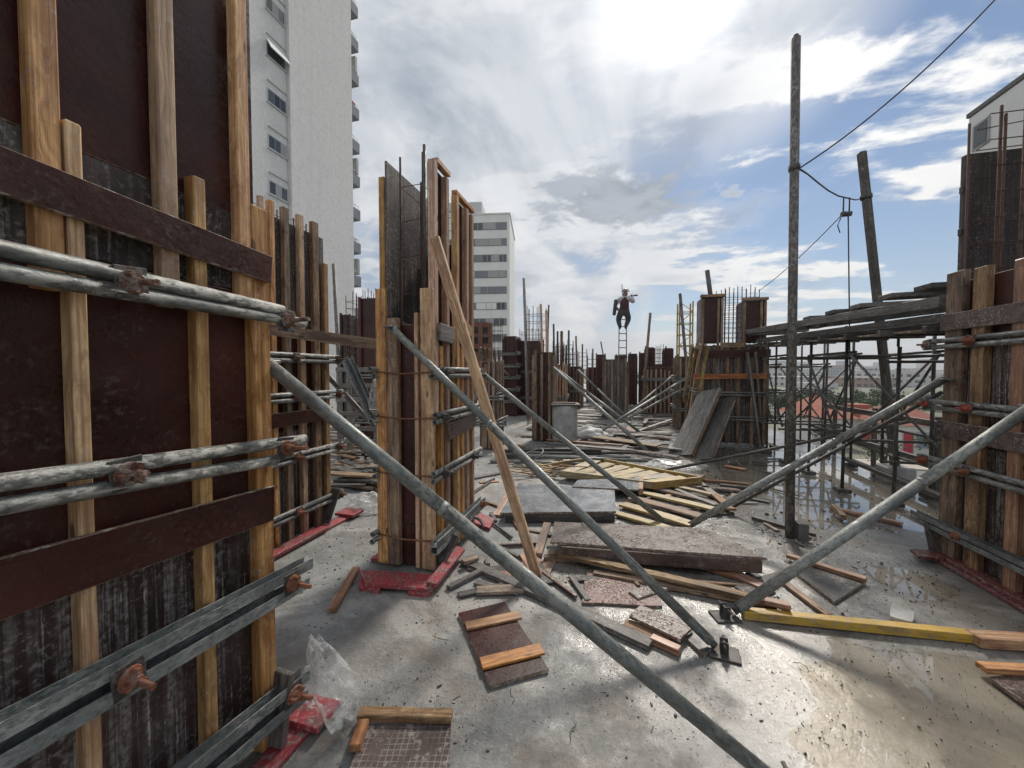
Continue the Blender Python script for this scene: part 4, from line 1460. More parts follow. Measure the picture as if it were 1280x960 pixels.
beam('kicker_brace', (XD - .02, yD1 - .06, .04), (XD - .03, yD1 - .0, .26), 0.09, 0.03, 'wood_dark', fd, up=(0, 1, 0))
yR = yD2 - .16
for x_, y_, r_ in ((1243, 133, .011), (1250, 143, .011), (1274, 115, .013), (1292, 100, .011), (1208, 155, .009)):
    p_ = wy(x_, 300, yR)
    tube('rebar', (p_.x, yR, 0.2), (p_.x + random.uniform(-.015, .015), yR, wy(x_, y_, yR).z), r_, 'rebar', fd, 7)
for k in range(7):
    z = 2.35 + k * 0.21
    q = random.uniform(-.05, .05)
    path_tube('stirrup', [(xD2 + .02, yR + .1, z + q), (xD2 + .9, yR + .1, z - q), (xD2 + .9, yR - .02, z), (xD2 + .02, yR - .02, z + .02)], 0.0045, 'rebar', fd, 5, True)


# ---- forms further off: a builder
def far_form(label, X0, X1, Y0, Y1, h, nfx=4, nfy=3, walers=(0.5, 1.2), mat='ply_brown', sm='wood_aged', cage=0.0, name='column_formwork', proud=0.0, cap=False, sd=0.05, cagen=(4, 3)):
    t_ = thing(name, label, 'formwork', ((X0 + X1) / 2, Y0, 0), 'column forms across the deck')
    th = 0.018
    i0, i1, j0, j1 = X0 + sd, X1 - sd, Y0 + sd, Y1 - sd
    block('plywood_panel', i0, i1, j0, j0 + th, 0.03, h - proud, mat, t_)
    block('plywood_panel', i0, i1, j1 - th, j1, 0.03, h, mat, t_)
    block('plywood_panel', i0, i0 + th, j0 + th + .002, j1 - th - .002, 0.03, h, mat, t_)
    block('plywood_panel', i1 - th, i1, j0 + th + .002, j1 - th - .002, 0.03, h, mat, t_)
    for k in range(nfx):
        x = X0 + sd + 0.04 + (X1 - X0 - 2 * sd - 0.08) * (k / (nfx - 1) if nfx > 1 else .5)
        x += random.uniform(-.02, .02) if 0 < k < nfx - 1 else 0
        post('stud', x, Y0 + sd / 2 - .001, 0.02, h + random.uniform(-.12, .08), 0.055, sd - .004, sm, t_)
    for k in range(nfy):
        y = Y0 + sd + 0.04 + (Y1 - Y0 - 2 * sd - 0.08) * (k / (nfy - 1) if nfy > 1 else .5)
        post('stud', X0 + sd / 2 - .001, y, 0.02, h + random.uniform(-.12, .08), sd - .004, 0.055, sm, t_)
        post('stud', X1 - sd / 2 + .001, y, 0.02, h + random.uniform(-.12, .08), sd - .004, 0.055, sm, t_)
    for z in walers:
        for s in (-1, 1):
            tube('waler_pipe', (X0 - .12, Y0 - .02, z + s * .028), (X1 + .12, Y0 - .02, z + s * .028), 0.02, 'steel_pipe', t_, 8)
            tube('waler_pipe', (X0 - .02, Y0 - .1, z + s * .028 + .06), (X0 - .02, Y1 + .12, z + s * .028 + .06), 0.02, 'steel_pipe', t_, 8)
            tube('waler_pipe', (X1 + .02, Y0 - .1, z + s * .028 + .06), (X1 + .02, Y1 + .12, z + s * .028 + .06), 0.02, 'steel_pipe', t_, 8)
    if cap:
        block('top_plate', X0, X1, Y0 - .002, Y0 + .06, h + .085, h + .13, sm, t_)
    if cage:
        rebar_cage(t_, i0 + .05, i1 - .05, j0 + .05, j1 - .05, h * 0.6, h + cage, cagen[0], cagen[1], 0.2, 0.009)
    return t_


def ff(label, xa, xb, ytop, Y, depth, **kw):
    """far form placed by the photo columns of its front face at distance Y"""
    X0, X1 = wy(xa, 465, Y).x, wy(xb, 465, Y).x
    h = wy((xa + xb) / 2, ytop, Y).z
    return far_form(label, X0, X1, Y, Y + depth, h, **kw)


# big form beyond the pole: a wide wall with two upright boxes
E0, E1, EY = 1.66, 2.98, 8.80
fe = far_form('wide dark form with two plywood boxes on top, by the raised beam', E0, E1, EY, EY + 0.6, 2.05, nfx=6, nfy=3, walers=(0.55, 1.05), mat='ply_streaked', name='wall_formwork')
for (xa, xb, yt) in ((876, 904, 372), (928, 958, 376)):
    X0, X1 = wy(xa, 465, EY).x, wy(xb, 465, EY).x
    zt = wy(xa, yt, EY).z
    pb = block('plywood_panel', X0, X1, EY + .06, EY + .08, 2.12, zt, 'ply_brown', fe)
    block('plywood_panel', X0, X1, EY + .50, EY + .52, 2.12, zt - .02, 'ply_dirty', fe)
    block('plywood_panel', X0 + .001, X0 + .02, EY + .082, EY + .498, 2.12, zt, 'ply_brown', fe)
    block('plywood_panel', X1 - .02, X1 - .001, EY + .082, EY + .498, 2.12, zt, 'ply_brown', fe)
    for x in (X0 + .03, X1 - .10, X1 - .03):
        post('stud', x, EY + .035, 1.95, zt - .03, 0.045, 0.045, 'wood_aged', fe)
    block('top_plate', X0 - .02, X1 + .02, EY + .0, EY + .082, zt + .003, zt + .06, 'wood_aged', fe)
xg0, xg1 = wy(902, 465, EY + .3).x, wy(944, 465, EY + .3).x
rebar_cage(fe, xg0, xg1, EY + .15, EY + .42, 1.6, wy(915, 362, EY + .3).z, 9, 2, 0.11, 0.008, 0.006)
rebar_cage(fe, wy(878, 465, EY + .3).x, wy(902, 465, EY + .3).x, EY + .15, EY + .42, 2.6, wy(890, 366, EY + .3).z, 5, 2, 0.3, 0.008, 0.006)
block('plywood_strip', wy(903, 465, EY).x, wy(932, 465, EY).x, EY - .015, EY + .005, 2.0, 2.1, 'wood_aged', fe)
zz = wy(900, 471, EY).z
beam('cross_board', (wy(866, 465, EY - .04).x, EY - .06, zz), (wy(958, 465, EY - .04).x, EY - .06, zz + .02), 0.03, 0.11, 'wood_orange', fe)
zz = wy(900, 442, EY).z
block('plywood_strip', wy(886, 465, EY).x, E1, EY - .03, EY - .012, zz - .08, zz + .08, 'ply_brown', fe)

far = [
    # label, xa, xb, ytop, Y, depth, kwargs
    ('slim form with long bare studs beside the grey drum', 664, 692, 440, 8.1, 0.5, dict(nfx=3, nfy=4, walers=(), sm='wood_aged', cage=0.0)),
    ('narrow upright form in the middle, in front of the ladder', 753, 786, 449, 13.2, 0.6, dict(nfx=4, nfy=3, walers=(), sm='wood_aged', mat='ply_dirty')),
    ('dark brown form box left of the ladder', 745, 757, 443, 19.0, 0.6, dict(nfx=2, nfy=2, walers=(), sm='ply_brown')),
    ('dark brown form box right behind the ladder', 785, 797, 442, 18.0, 0.6, dict(nfx=2, nfy=2, walers=(), sm='ply_brown')),
    ('small dark form in the gap right of the ladder', 799, 807, 441, 19.0, 0.6, dict(nfx=2, nfy=2, walers=(), sm='ply_brown')),
    ('taller dark form right of the ladder with a leaning pole on it', 806, 819, 434, 16.0, 0.6, dict(nfx=2, nfy=2, walers=(), sm='ply_brown')),
    ('dark form box next to a bare rebar grid, near the yellow mast', 829, 842, 435, 16.0, 0.6, dict(nfx=2, nfy=2, walers=(), sm='ply_brown')),
    ('long low form wall with close studs at the end of the right row', 806, 846, 459, 14.0, 0.9, dict(nfx=7, nfy=4, walers=(1.25,), sm='wood_aged', name='wall_formwork')),
    ('dark form with open shelves of battens behind the leaning timbers', 846, 877, 446, 11.0, 0.8, dict(nfx=4, nfy=3, walers=(0.5, 0.9, 1.3), mat='ply_black')),
    ('dark brown stepped form behind the thin grey pole', 627, 646, 420, 12.5, 0.8, dict(nfx=2, nfy=3, walers=(0.5, 0.9, 1.3, 1.7, 2.1), mat='ply_brown', sm='ply_brown')),
    ('broad dark form right behind the thin grey pole', 645, 676, 426, 13.0, 0.7, dict(nfx=4, nfy=3, walers=(0.6, 1.5), mat='ply_brown', sm='ply_brown', cage=0.4)),
    ('low form under bare column bars left of the middle', 706, 728, 458, 16.0, 0.8, dict(nfx=5, nfy=3, walers=(0.7,), sm='wood_aged')),
    ('low dark form at the end of the left row', 733, 748, 459, 20.0, 0.8, dict(nfx=3, nfy=2, walers=(), sm='wood_aged')),
    ('weathered form among thin poles in the left row', 690, 707, 456, 13.5, 0.7, dict(nfx=4, nfy=3, walers=(0.6,), sm='wood_fresh', cage=0.7)),
    ('dark brick coloured form with a rebar fringe behind the second form', 446, 476, 372, 7.4, 0.9, dict(nfx=2, nfy=3, walers=(0.4, 0.9, 1.4), mat='ply_brown', sm='ply_brown', cage=0.18, cagen=(7, 4))),
    ('small dark form beside the slanted pole under the white tower', 423, 436, 393, 9.0, 0.5, dict(nfx=2, nfy=2, walers=(), mat='ply_black', sm='ply_brown')),
    ('form wall half hidden behind the middle column form', 598, 622, 452, 7.0, 0.5, dict(nfx=4, nfy=3, walers=(0.5, 1.0), sm='wood_aged')),
    ('low far form at the left end of the skyline', 560, 590, 440, 15.0, 0.7, dict(nfx=4, nfy=3, walers=(0.8,), sm='wood_aged')),
    ('far form in the open middle behind the centre column', 768, 784, 444, 22.0, 0.7, dict(nfx=3, nfy=2, walers=(), sm='ply_brown')),
    ('far dark form between the ladder and the right row', 818, 830, 455, 22.0, 0.7, dict(nfx=3, nfy=2, walers=(), sm='ply_brown')),
]
for lab, xa, xb, yt, Y, dep, kw in far:
    ff(lab, xa, xb, yt, Y, dep, **kw)


def rebar_column(label, xa, xb, ytop, Y, z0=0.0, nx_=4, ny_=3, step=0.22, dY=0.4):
    X0, X1 = wy(xa, 465, Y).x, wy(xb, 465, Y).x
    zt = wy(xa, ytop, Y).z
    t_ = thing('rebar_cage', label, 'rebar', ((X0 + X1) / 2, Y, 0), 'bare column reinforcement')
    rebar_cage(t_, X0, X1, Y, Y + dY, z0, zt, nx_, ny_, step, 0.010, 0.03, 'steel_bars')


rebar_column('bare rebar cage beside the thin grey pole', 659, 682, 384, 10.5, 0.0, 4, 3)
rebar_column('rebar grid between the two dark form boxes by the yellow mast', 819, 829, 432, 15.8, 0.0, 4, 2, 0.16)
rebar_column('bare rebar cage between slanted pole and dark form under the tower', 434, 447, 365, 8.4, 0.0, 3, 2, 0.18)
rebar_column('thin rebar cage far down the left row', 702, 716, 425, 17.0, 0.0, 3, 3)
rebar_column('thin rebar cage furthest down the left row', 722, 733, 437, 20.0, 0.0, 3, 2)
rebar_column('fringe of bars behind the low left form', 612, 625, 398, 14.0, 0.0, 3, 2)
rebar_column('rebar cage behind the low form left of the middle', 706, 722, 440, 15.4, 0.0, 4, 3, 0.2)
rebar_column('rebar cage at the right of the left row, near the ladder', 734, 745, 443, 18.2, 0.0, 3, 3, 0.2)
rebar_column('rebar cage standing over the weathered form in the left row', 690, 702, 425, 14.6, 0.0, 3, 3, 0.2)

# ------------------------------------------------------------------ props, poles, raised beam and scaffolding
def prop(label, top, base, r, shoe=True, mat='steel_prop', head=True, group='raking steel props'):
    top, base = Vector(top), Vector(base)
    t_ = thing('steel_prop', label, 'prop', (base.x, base.y, 0), group)
    d = (top - base).normalized()
    z0 = 0.055 if shoe else r
    s0 = base + d * (z0 / max(d.z, 0.15))
    n = 18
    jn = s0.lerp(top, 0.62)
    tube('outer_tube', s0, jn, r, mat, t_, n, 0.004)
    tube('inner_tube', jn - d * 0.02, top, r * 0.97, mat, t_, n, 0.004)
    tube('collar', jn - d * 0.012, jn + d * 0.012, r * 1.02, mat, t_, n)
    if shoe:
        h = Vector((d.x, d.y, 0)).normalized()
        s = Vector((-h.y, h.x, 0))
        c = Vector((base.x, base.y, 0.008))
        beam('base_plate', c - h * 0.075, c + h * 0.075, 0.12, 0.010, 'steel_dark', t_)
        for k in (-1, 1):
            beam('shoe_cheek', c + s * k * (r * 0.75) + Vector((0, 0, .006)), c + s * k * (r * 0.75) + Vector((0, 0, .07)), 0.04, 0.006, 'steel_dark', t_, up=tuple(s))
        tube('pin', c - s * (r + .03) + Vector((0, 0, .055)), c + s * (r + .03) + Vector((0, 0, .055)), 0.008, 'steel_dark', t_, 8)
        tube('screw', s0 - d * 0.03, s0 + d * 0.02, r * 0.7, 'steel_dark', t_, 12)
    if head:
        s = d.cross(Vector((0, 0, 1))).normalized()
        beam('head_plate', top - s * 0.05, top + s * 0.05, 0.07, 0.014, mat, t_)
    return t_


prop('thick grey-green raking prop crossing the foreground from the near left form', vx(331, 452, -1.36), g(990, 995), 0.0275)
prop('raking prop from the near end of the tall column form to mid deck', wy(489, 409, 2.53), g(905, 818), 0.027)
prop('raking prop rising to the right edge form, its shoe beside the yellow timber', vx(1292, 507, 2.47), g(906, 772), 0.032)
prop('raking prop behind the tall pole, rising right to the end of the right form', vx(1180, 474, 2.50), g(856, 660), 0.030, False)
prop('thinner prop lying just under the one that rises behind the tall pole', vx(1178, 490, 2.62), g(905, 640), 0.016, False, 'steel_dark', False)
prop('raking prop from the far end of the tall column form down to the yellow planks', vx(604, 468, -1.24), g(836, 657), 0.027, False)
for lab, ta, Yt, bs, r_ in (
        ('far raking prop from the slim form past the grey drum', (690, 458), 8.2, (812, 566), 0.034),
        ('second far raking prop from the slim form, ending further back', (697, 462), 9.4, (806, 545), 0.032),
        ('far raking prop in the middle row leaning left to right behind the others', (722, 462), 12.0, (790, 528), 0.032),
        ('far raking prop falling left from the shelved dark form', (862, 470), 11.0, (736, 548), 0.034),
        ('second far prop falling left from the shelved dark form', (862, 482), 10.8, (770, 531), 0.032),
        ('third far prop falling left from the long low form wall', (845, 466), 13.6, (775, 525), 0.030),
        ('short far prop left of the slim form', (620, 453), 9.5, (662, 496), 0.030)):
    p = wy(*ta, Yt)
    prop(lab, p, g(*bs), r_, False, 'steel_prop', False)

# inclined channels behind the second form
tt = thing('steel_channel', 'pair of steel channels leaning between the second form and the column form', 'steel channel', g(468, 560))
channel('rail', dp(430, 447, 4.4), dp(466, 527, 4.2), 0.07, 0.05, 'steel_channel', tt, 0.4)
channel('rail', dp(436, 447, 4.45), dp(472, 527, 4.25), 0.07, 0.05, 'steel_channel', tt, 0.4)
prop('short pipe prop ending behind the second form by the leaning channels', dp(406, 466, 4.1), dp(470, 535, 4.6), 0.03, False, 'steel_pipe', False)

# timber braces
a_ = vx(543, 297, XC + .03)
tag(beam('timber_brace', a_, g(671, 719, 0.02), 0.036, 0.072, 'wood_fresh', None, up=(1, 0, 0)), 'single sawn timber leaning from the column form down to the deck', 'timber', 'timber braces')
p1, p2 = vx(338, 412, -2.66), wy(471, 431, 2.72)
tag(beam('timber_brace', p1, p2, 0.04, 0.09, 'wood_aged', None), 'level timber spanning from the second form to the tall column form', 'timber', 'timber braces')

# the tall pole and the leaning post
tp = thing('steel_pole', 'tall dark pole with flaking paint standing right of the planks', 'pole', g(987, 672))
pb = g(987, 672)
ptop = dp(995, 48, (pb - _C).dot(_F))
tube('pole_tube', pb, ptop, 0.037, 'pole_paint', tp, 14, 0.006)
tube('collar', pb.lerp(ptop, .735), pb.lerp(ptop, .745), 0.046, 'steel_dark', tp, 14)
tube('pole_cap', ptop, ptop + Vector((0, 0, .03)), 0.02, 'steel_dark', tp, 10)
block('foot_block', pb.x + .05, pb.x + .13, pb.y - .05, pb.y + .05, 0.0, 0.15, 'cement_dark', tp)
lp = thing('timber_post', 'dark timber post leaning left behind the scaffolding at the deck edge', 'post', g(1118, 600))
lb = g(1119, 602)
lt = dp(1077, 190, (lb - _C).dot(_F) - 0.1)
beam('shaft', lb + Vector((0, 0, .15)), lt, 0.085, 0.085, 'wood_dark', lp, up=(0, 1, 0), c=0.012)
block('footing', lb.x - .16, lb.x + .16, lb.y - .14, lb.y + .14, 0.0, 0.22, 'cement', lp, 0.02)
tube('collar', lb.lerp(lt, .86), lb.lerp(lt, .872), 0.065, 'steel_dark', lp, 12)

# slack cable with pulley between the poles
c0 = pb.lerp(ptop, .74)
cb = thing('cable', 'black cable tied to the tall pole and running up out of the picture', 'cable', (pb.x, pb.y, 0))
far_up = dp(1262, -20, 3.1)
path_tube('wire', sag(c0 + Vector((.05, 0, 0)), far_up, 0.10), 0.007, 'wire', cb)
cb2 = thing('cable', 'slack cable from the tall pole to the leaning post with a pulley hook', 'cable', (lb.x, lb.y, 0))
lc = lb.lerp(lt, .866)
hk = dp(1058, 258, 4.6)
path_tube('wire', [c0 + Vector((.05, 0, -.02)), dp(1010, 218, 4.0), dp(1022, 228, 4.15), dp(1035, 238, 4.3), dp(1048, 245, 4.45), hk + Vector((0, 0, .10)), dp(1070, 250, 5.2), lc], 0.008, 'wire', cb2)
path_tube('hook', [hk + Vector((-.03, 0, .10)), hk + Vector((-.03, 0, -.07)), hk + Vector((.03, 0, -.07)), hk + Vector((.03, 0, .10))], 0.008, 'wire', cb2, 6, True)
tube('pulley', hk + Vector((-.05, 0, -.09)), hk + Vector((.05, 0, -.09)), 0.03, 'steel_dark', cb2, 12)
path_tube('hook_tail', [hk + Vector((-.04, 0, -.09)), dp(1050, 275, 4.6), dp(1047, 282, 4.6), dp(1050, 291, 4.6)], 0.006, 'wire', cb2)
tube('drop_line', hk + Vector((0.02, 0, -.1)), dp(1063, 500, 4.75), 0.007, 'wire', cb2, 6)
cb3 = thing('cable', 'thin cable sloping down left from the pulley behind the tall pole', 'cable', (pb.x, pb.y + 2, 0))
path_tube('wire', sag(hk + Vector((0, .02, -.05)), wy(948, 364, EY + .3), 0.06), 0.006, 'wire', cb3)

# raised beam form
bf = thing('beam_formwork', 'raised dark timber beam form with stepped planks between the wide form and the right form', 'formwork', (2.6, 6.3, 0))
XBm = 2.60


def bpt(x, y, X=XBm):
    return vx(x, y, X)


for (xa, ya, xb, yb, wd, hh_, off, mt) in ((1178, 377, 930, 416, 0.05, 0.09, 0.0, 'wood_grey'), (1178, 398, 950, 426, 0.05, 0.08, 0.01, 'wood_dark'), (1178, 377, 930, 416, 0.05, 0.09, 0.42, 'wood_dark'), (1178, 398, 950, 426, 0.05, 0.08, 0.41, 'wood_dark')):
    p1, p2 = bpt(xa, ya), bpt(xb, yb)
    p1.x += off
    p2.x += off - 0.05
    beam('stringer', p1, p2, wd, hh_, mt, bf)
p1, p2 = bpt(1178, 411), bpt(955, 432)
beam('soffit_board', p1 + Vector((.22, 0, 0)), p2 + Vector((.2, 0, 0)), 0.46, 0.02, 'ply_black', bf)
for k, (xa, yy) in enumerate(((1164, 352), (1114, 365), (1075, 378), (1042, 386), (1012, 394), (994, 400), (978, 404), (963, 408), (950, 412), (938, 416))):
    p = bpt(xa, yy, XBm - .04)
    beam('cross_plank', p + Vector((0, .10, -.03)), p + Vector((.78, .10, -.02 + random.uniform(-.01, .01))), 0.20, 0.045, 'wood_grey' if k % 3 else 'wood_dark', bf)
for k in range(9):
    t0 = k / 8
    p = bpt(1178, 392).lerp(bpt(940, 424), t0)
    beam('cross_joist', p + Vector((-.12, 0, -.13)), p + Vector((.60, 0, -.13)), 0.05, 0.06, 'wood_dark', bf)


def scaffold(label, x0, x1, y0, y1, h, lift=(0.32, 1.0, 1.62), braces=True, mat='steel_dark', r=0.019):
    t_ = thing('scaffold_tower', label, 'scaffolding', ((x0 + x1) / 2, y0, 0), 'scaffold towers under the beam')
    for x in (x0, x1):
        for y in (y0, y1):
            tube('standard', (x, y, 0.05), (x + random.uniform(-.015, .015), y, h), r, mat, t_, 8)
            block('base_plate', x - .07, x + .07, y - .07, y + .07, 0.0, 0.05, 'wood_dark', t_)
            tube('jack', (x, y, h), (x, y, h + .12), r * .7, mat, t_, 8)
    for z in lift:
        q = random.uniform(-.05, .05)
        for y in (y0, y1):
            tube('ledger', (x0 - .12, y - .03, z + q), (x1 + .12, y - .03, z + q), r * .85, mat, t_, 8)
        for x in (x0, x1):
            tube('transom', (x + .03, y0 - .15, z + q + .05), (x + .03, y1 + .15, z + q + .05), r * .85, mat, t_, 8)
    if braces:
        tube('brace', (x0, y0 - .05, lift[0]), (x1, y0 - .05, lift[-1]), r * .8, mat, t_, 8)
        tube('brace', (x1, y0 - .08, lift[0]), (x0, y0 - .08, lift[-1]), r * .8, 'steel_pipe', t_, 8)
        tube('brace', (x0 - .05, y0, lift[0]), (x0 - .05, y1, lift[-1]), r * .8, mat, t_, 8)
        tube('brace', (x1 + .05, y1, lift[0]), (x1 + .05, y0, lift[-1]), r * .8, mat, t_, 8)
    return t_


scaffold('scaffold tower nearest the right form under the raised beam', 3.02, 3.75, 4.45, 5.25, 1.78, (0.50, 1.58), False)
scaffold('scaffold tower in the puddle under the middle of the raised beam', 2.74, 3.62, 5.68, 6.55, 1.95, (0.62, 1.72))
scaffold('scaffold tower behind the tall pole under the raised beam', 2.70, 3.60, 7.25, 8.05, 2.0, (0.6, 1.7))
scaffold('scaffold tower furthest back beside the wide form', 3.05, 3.85, 8.7, 9.6, 2.05, (0.5, 1.1, 1.65))
tag(tube('steel_tube', g(830, 588, .03), wy(1136, 527, 5.5), 0.02, 'steel_dark', None, 8), 'long dark tube lying across the deck and up onto the scaffold', 'tube')
er = thing('edge_guard', 'rough timber edge guard along the rim of the deck under the scaffolding', 'guard rail', (EDGE_X - .15, 6, 0))
beam('rail', (EDGE_X - .18, 4.6, .36), (EDGE_X - .25, 8.4, .40), 0.05, 0.10, 'wood_grey', er)
beam('rail', (EDGE_X - .5, 4.2, .12), (EDGE_X - .35, 7.4, .10), 0.10, 0.05, 'wood_dark', er)
for y in (4.7, 5.9, 7.1, 8.2):
    post('upright', EDGE_X - .13, y, 0.0, .95, .05, .05, 'wood_dark', er)
beam('rail', (EDGE_X - .18, 4.6, .86), (EDGE_X - .22, 8.4, .88), 0.04, 0.08, 'wood_grey', er)

# thin poles
for lab, a_, b_, Y, r_, mt in (
        ('thin grey pole standing behind the middle column form', (655, 348), (660, 523), 11.8, 0.045, 'steel_pipe'),
        ('slanted dark pole in front of the white tower', (417, 330), (424, 470), 6.4, 0.035, 'pole_paint'),
        ('short pole sticking up from the wide form', (884, 338), (889, 376), 9.0, 0.045, 'pole_paint'),
        ('pole leaning on the dark form right of the ladder', (813, 391), (806, 470), 15.8, 0.05, 'wood_aged'),
        ('short thin pole left of the ladder', (751, 427), (757, 460), 18.5, 0.03, 'wire'),
        ('dark pole leaning against the yellow mast', (850, 367), (857, 445), 17.0, 0.06, 'pole_paint'),
        ('pale timber pole in the cluster left of the middle', (702, 414), (702, 470), 15.0, 0.06, 'wood_aged'),
        ('dark pole at the left of the cluster left of the middle', (697, 414), (697, 470), 15.2, 0.04, 'wire'),
        ('dark pole at the right of the cluster left of the middle', (711, 413), (711, 470), 15.4, 0.04, 'wire'),
        ('short dark pole behind the cluster', (708, 432), (708, 470), 16.4, 0.04, 'wire'),
        ('thin dark pole further right behind the cluster', (716, 434), (716, 470), 18.4, 0.04, 'wire'),
        ('dark pole rising left of the ladder over the far forms', (728, 430), (728, 470), 17.5, 0.035, 'wire'),
        ('pale pole between the far rebar cages', (720, 420), (721, 470), 16.8, 0.04, 'wood_aged'),
        ('dark thin pole close behind the slim form', (692, 405), (693, 470), 12.0, 0.03, 'wire'),
        ('short pale pole just left of the dark form by the ladder', (741, 436), (741, 470), 18.8, 0.04, 'wood_aged'),
        ('tall timber pole rising from the slim form', (683, 388), (684, 448), 8.25, 0.03, 'wood_fresh'),
        ('dark bar beside the timber on the slim form', (686, 381), (684, 448), 8.4, 0.018, 'steel_dark'),
        ('second timber rising from the slim form', (676, 380), (678, 448), 8.3, 0.026, 'wood_fresh')):
    p1, p2 = wy(*a_, Y), wy(*b_, Y)
    if 'slim form' not in lab and 'wide form' not in lab:
        k = max(0.0, min(p2.z, 3)) / (p1.z - p2.z)
        p2 = p2 + (p2 - p1) * k
    if 'timber' in lab and 'pole_paint' != mt:
        o_ = beam('pole', p1, p2, r_ * 2, r_ * 1.6, mt, None)
    else:
        o_ = tube('pole', p1, p2, r_, mt, None, 10)
    tag(o_, lab, 'pole', 'thin poles across the site')

# yellow lattice mast
ms = thing('lattice_mast', 'yellowish steel lattice mast on the right skyline', 'mast', wy(857, 520, 18))
x0, x1 = wy(848.5, 465, 18).x, wy(865, 465, 18).x
zt = wy(857, 377, 18).z
for x in (x0, x1):
    for y in (18, 18.6):
        tube('leg', (x, y, 0), (x, y, zt), 0.035, 'mast_yellow', ms, 6)
z = 1.2
k = 0
while z < zt:
    for y in (18, 18.6):
        tube('lacing', (x0, y, z), (x1, y, z), 0.02, 'mast_yellow', ms, 5)
    tube('lacing', (x0 if k % 2 else x1, 18, z), (x1 if k % 2 else x0, 18, min(z + .48, zt)), 0.016, 'mast_yellow', ms, 5)
    for x in (x0, x1):
        tube('lacing', (x, 18, z), (x, 18.6, z), 0.016, 'mast_yellow', ms, 5)
    z += 0.48
    k += 1

# leaning timbers and panels on the wide form
for k, (a_, b_) in enumerate((((866, 432), (850, 528)), ((871, 434), (856, 536)), ((876, 430), (858, 545)), ((882, 431), (866, 540)), ((885, 434), (862, 552)))):
    tp_, bt_ = wy(*a_, EY - .12), g(*b_)
    tag(beam('leaning_timber', tp_, bt_, 0.05, 0.09, ('wood_yellow', 'wood_aged', 'wood_fresh', 'wood_aged', 'wood_yellow')[k], None, up=(0, 1, 0)),
        'yellowish timber in the sheaf leaning on the left of the wide form', 'timber', 'sheaf of leaning timbers')
for lab, tA, tB, bA, bB, mt in (
        ('worn grey plywood panel leaning on the wide form, left of two', (876, 487), (898, 488), (838, 566), (862, 573), 'wood_grey'),
        ('dark slatted panel leaning on the wide form, right of two', (899, 497), (915, 499), (866, 572), (886, 578), 'wood_dark')):
    b1, b2_ = g(*bA), g(*bB)
    t1, t2 = wy(*tA, EY - .22), wy(*tB, EY - .16)
    pn = thing('leaning_shutter', lab, 'panel', b1, 'panels leaning on the wide form')
    c1, c2 = (b1 + b2_) / 2, (t1 + t2) / 2
    wdt = (b2_ - b1).length
    X = (c2 - c1).normalized()
    Yv = (b2_ - b1)
    Yv = (Yv - X * Yv.dot(X)).normalized()
    Zv = X.cross(Yv)
    M = Matrix((X, Yv, Zv)).transposed().to_4x4()
    M.translation = (c1 + c2) / 2
    put('face', box_mesh((c2 - c1).length, wdt, 0.02, mt, 0.003), M, pn)
    back = -1 if Zv.dot(_C - M.translation) > 0 else 1
    for s in (-1, 1):
        put('edge_batten', box_mesh((c2 - c1).length - .02, 0.045, 0.05, 'wood_aged', 0.003), M @ Matrix.Translation((0, s * (wdt / 2 - .024), back * .036)), pn)
for a_, b_ in (((934, 440), (950, 560)), ((944, 440), (953, 556))):
    tag(beam('leaning_timber', wy(*a_, EY - .1), g(*b_), 0.04, 0.08, 'wood_grey', None, up=(0, 1, 0)), 'grey timber leaning on the right half of the wide form', 'timber', 'timbers on the right of the wide form')
for k in range(5):
    xa = 601 + k * 5.5
    tag(beam('leaning_timber', wy(xa, 434 + k, 7.9), g(xa + 9, 540 - k * 2), 0.035, 0.06, 'wood_aged', None, up=(0, 1, 0)), 'weathered batten in the row leaning left of the thin grey pole', 'timber', 'row of leaning battens')

# ------------------------------------------------------------------ ladder and worker
LY = 15.4
ld = thing('ladder', 'dark straight ladder standing against the skyline with a worker at its top', 'ladder', wy(778, 520, LY))
lt0, lt1 = wy(774, 396, LY), wy(783, 396, LY)
lb0, lb1 = wy(773.2, 465, LY - .35), wy(783.6, 465, LY - .35)
lb0.z = lb1.z = 0.0
lb0.y = lb1.y = LY - .35
for a_, b_ in ((lb0, lt0), (lb1, lt1)):
    beam('rail', a_, b_, 0.035, 0.06, 'steel_dark', ld, up=(0, 1, 0))
n = int((lt0.z) / 0.27)
for k in range(1, n + 1):
    f_ = k * 0.27 / lt0.z
    tube('rung', lb0.lerp(lt0, f_), lb1.lerp(lt1, f_), 0.017, 'steel_dark', ld, 6)
FT = wy(778.5, 411, LY)


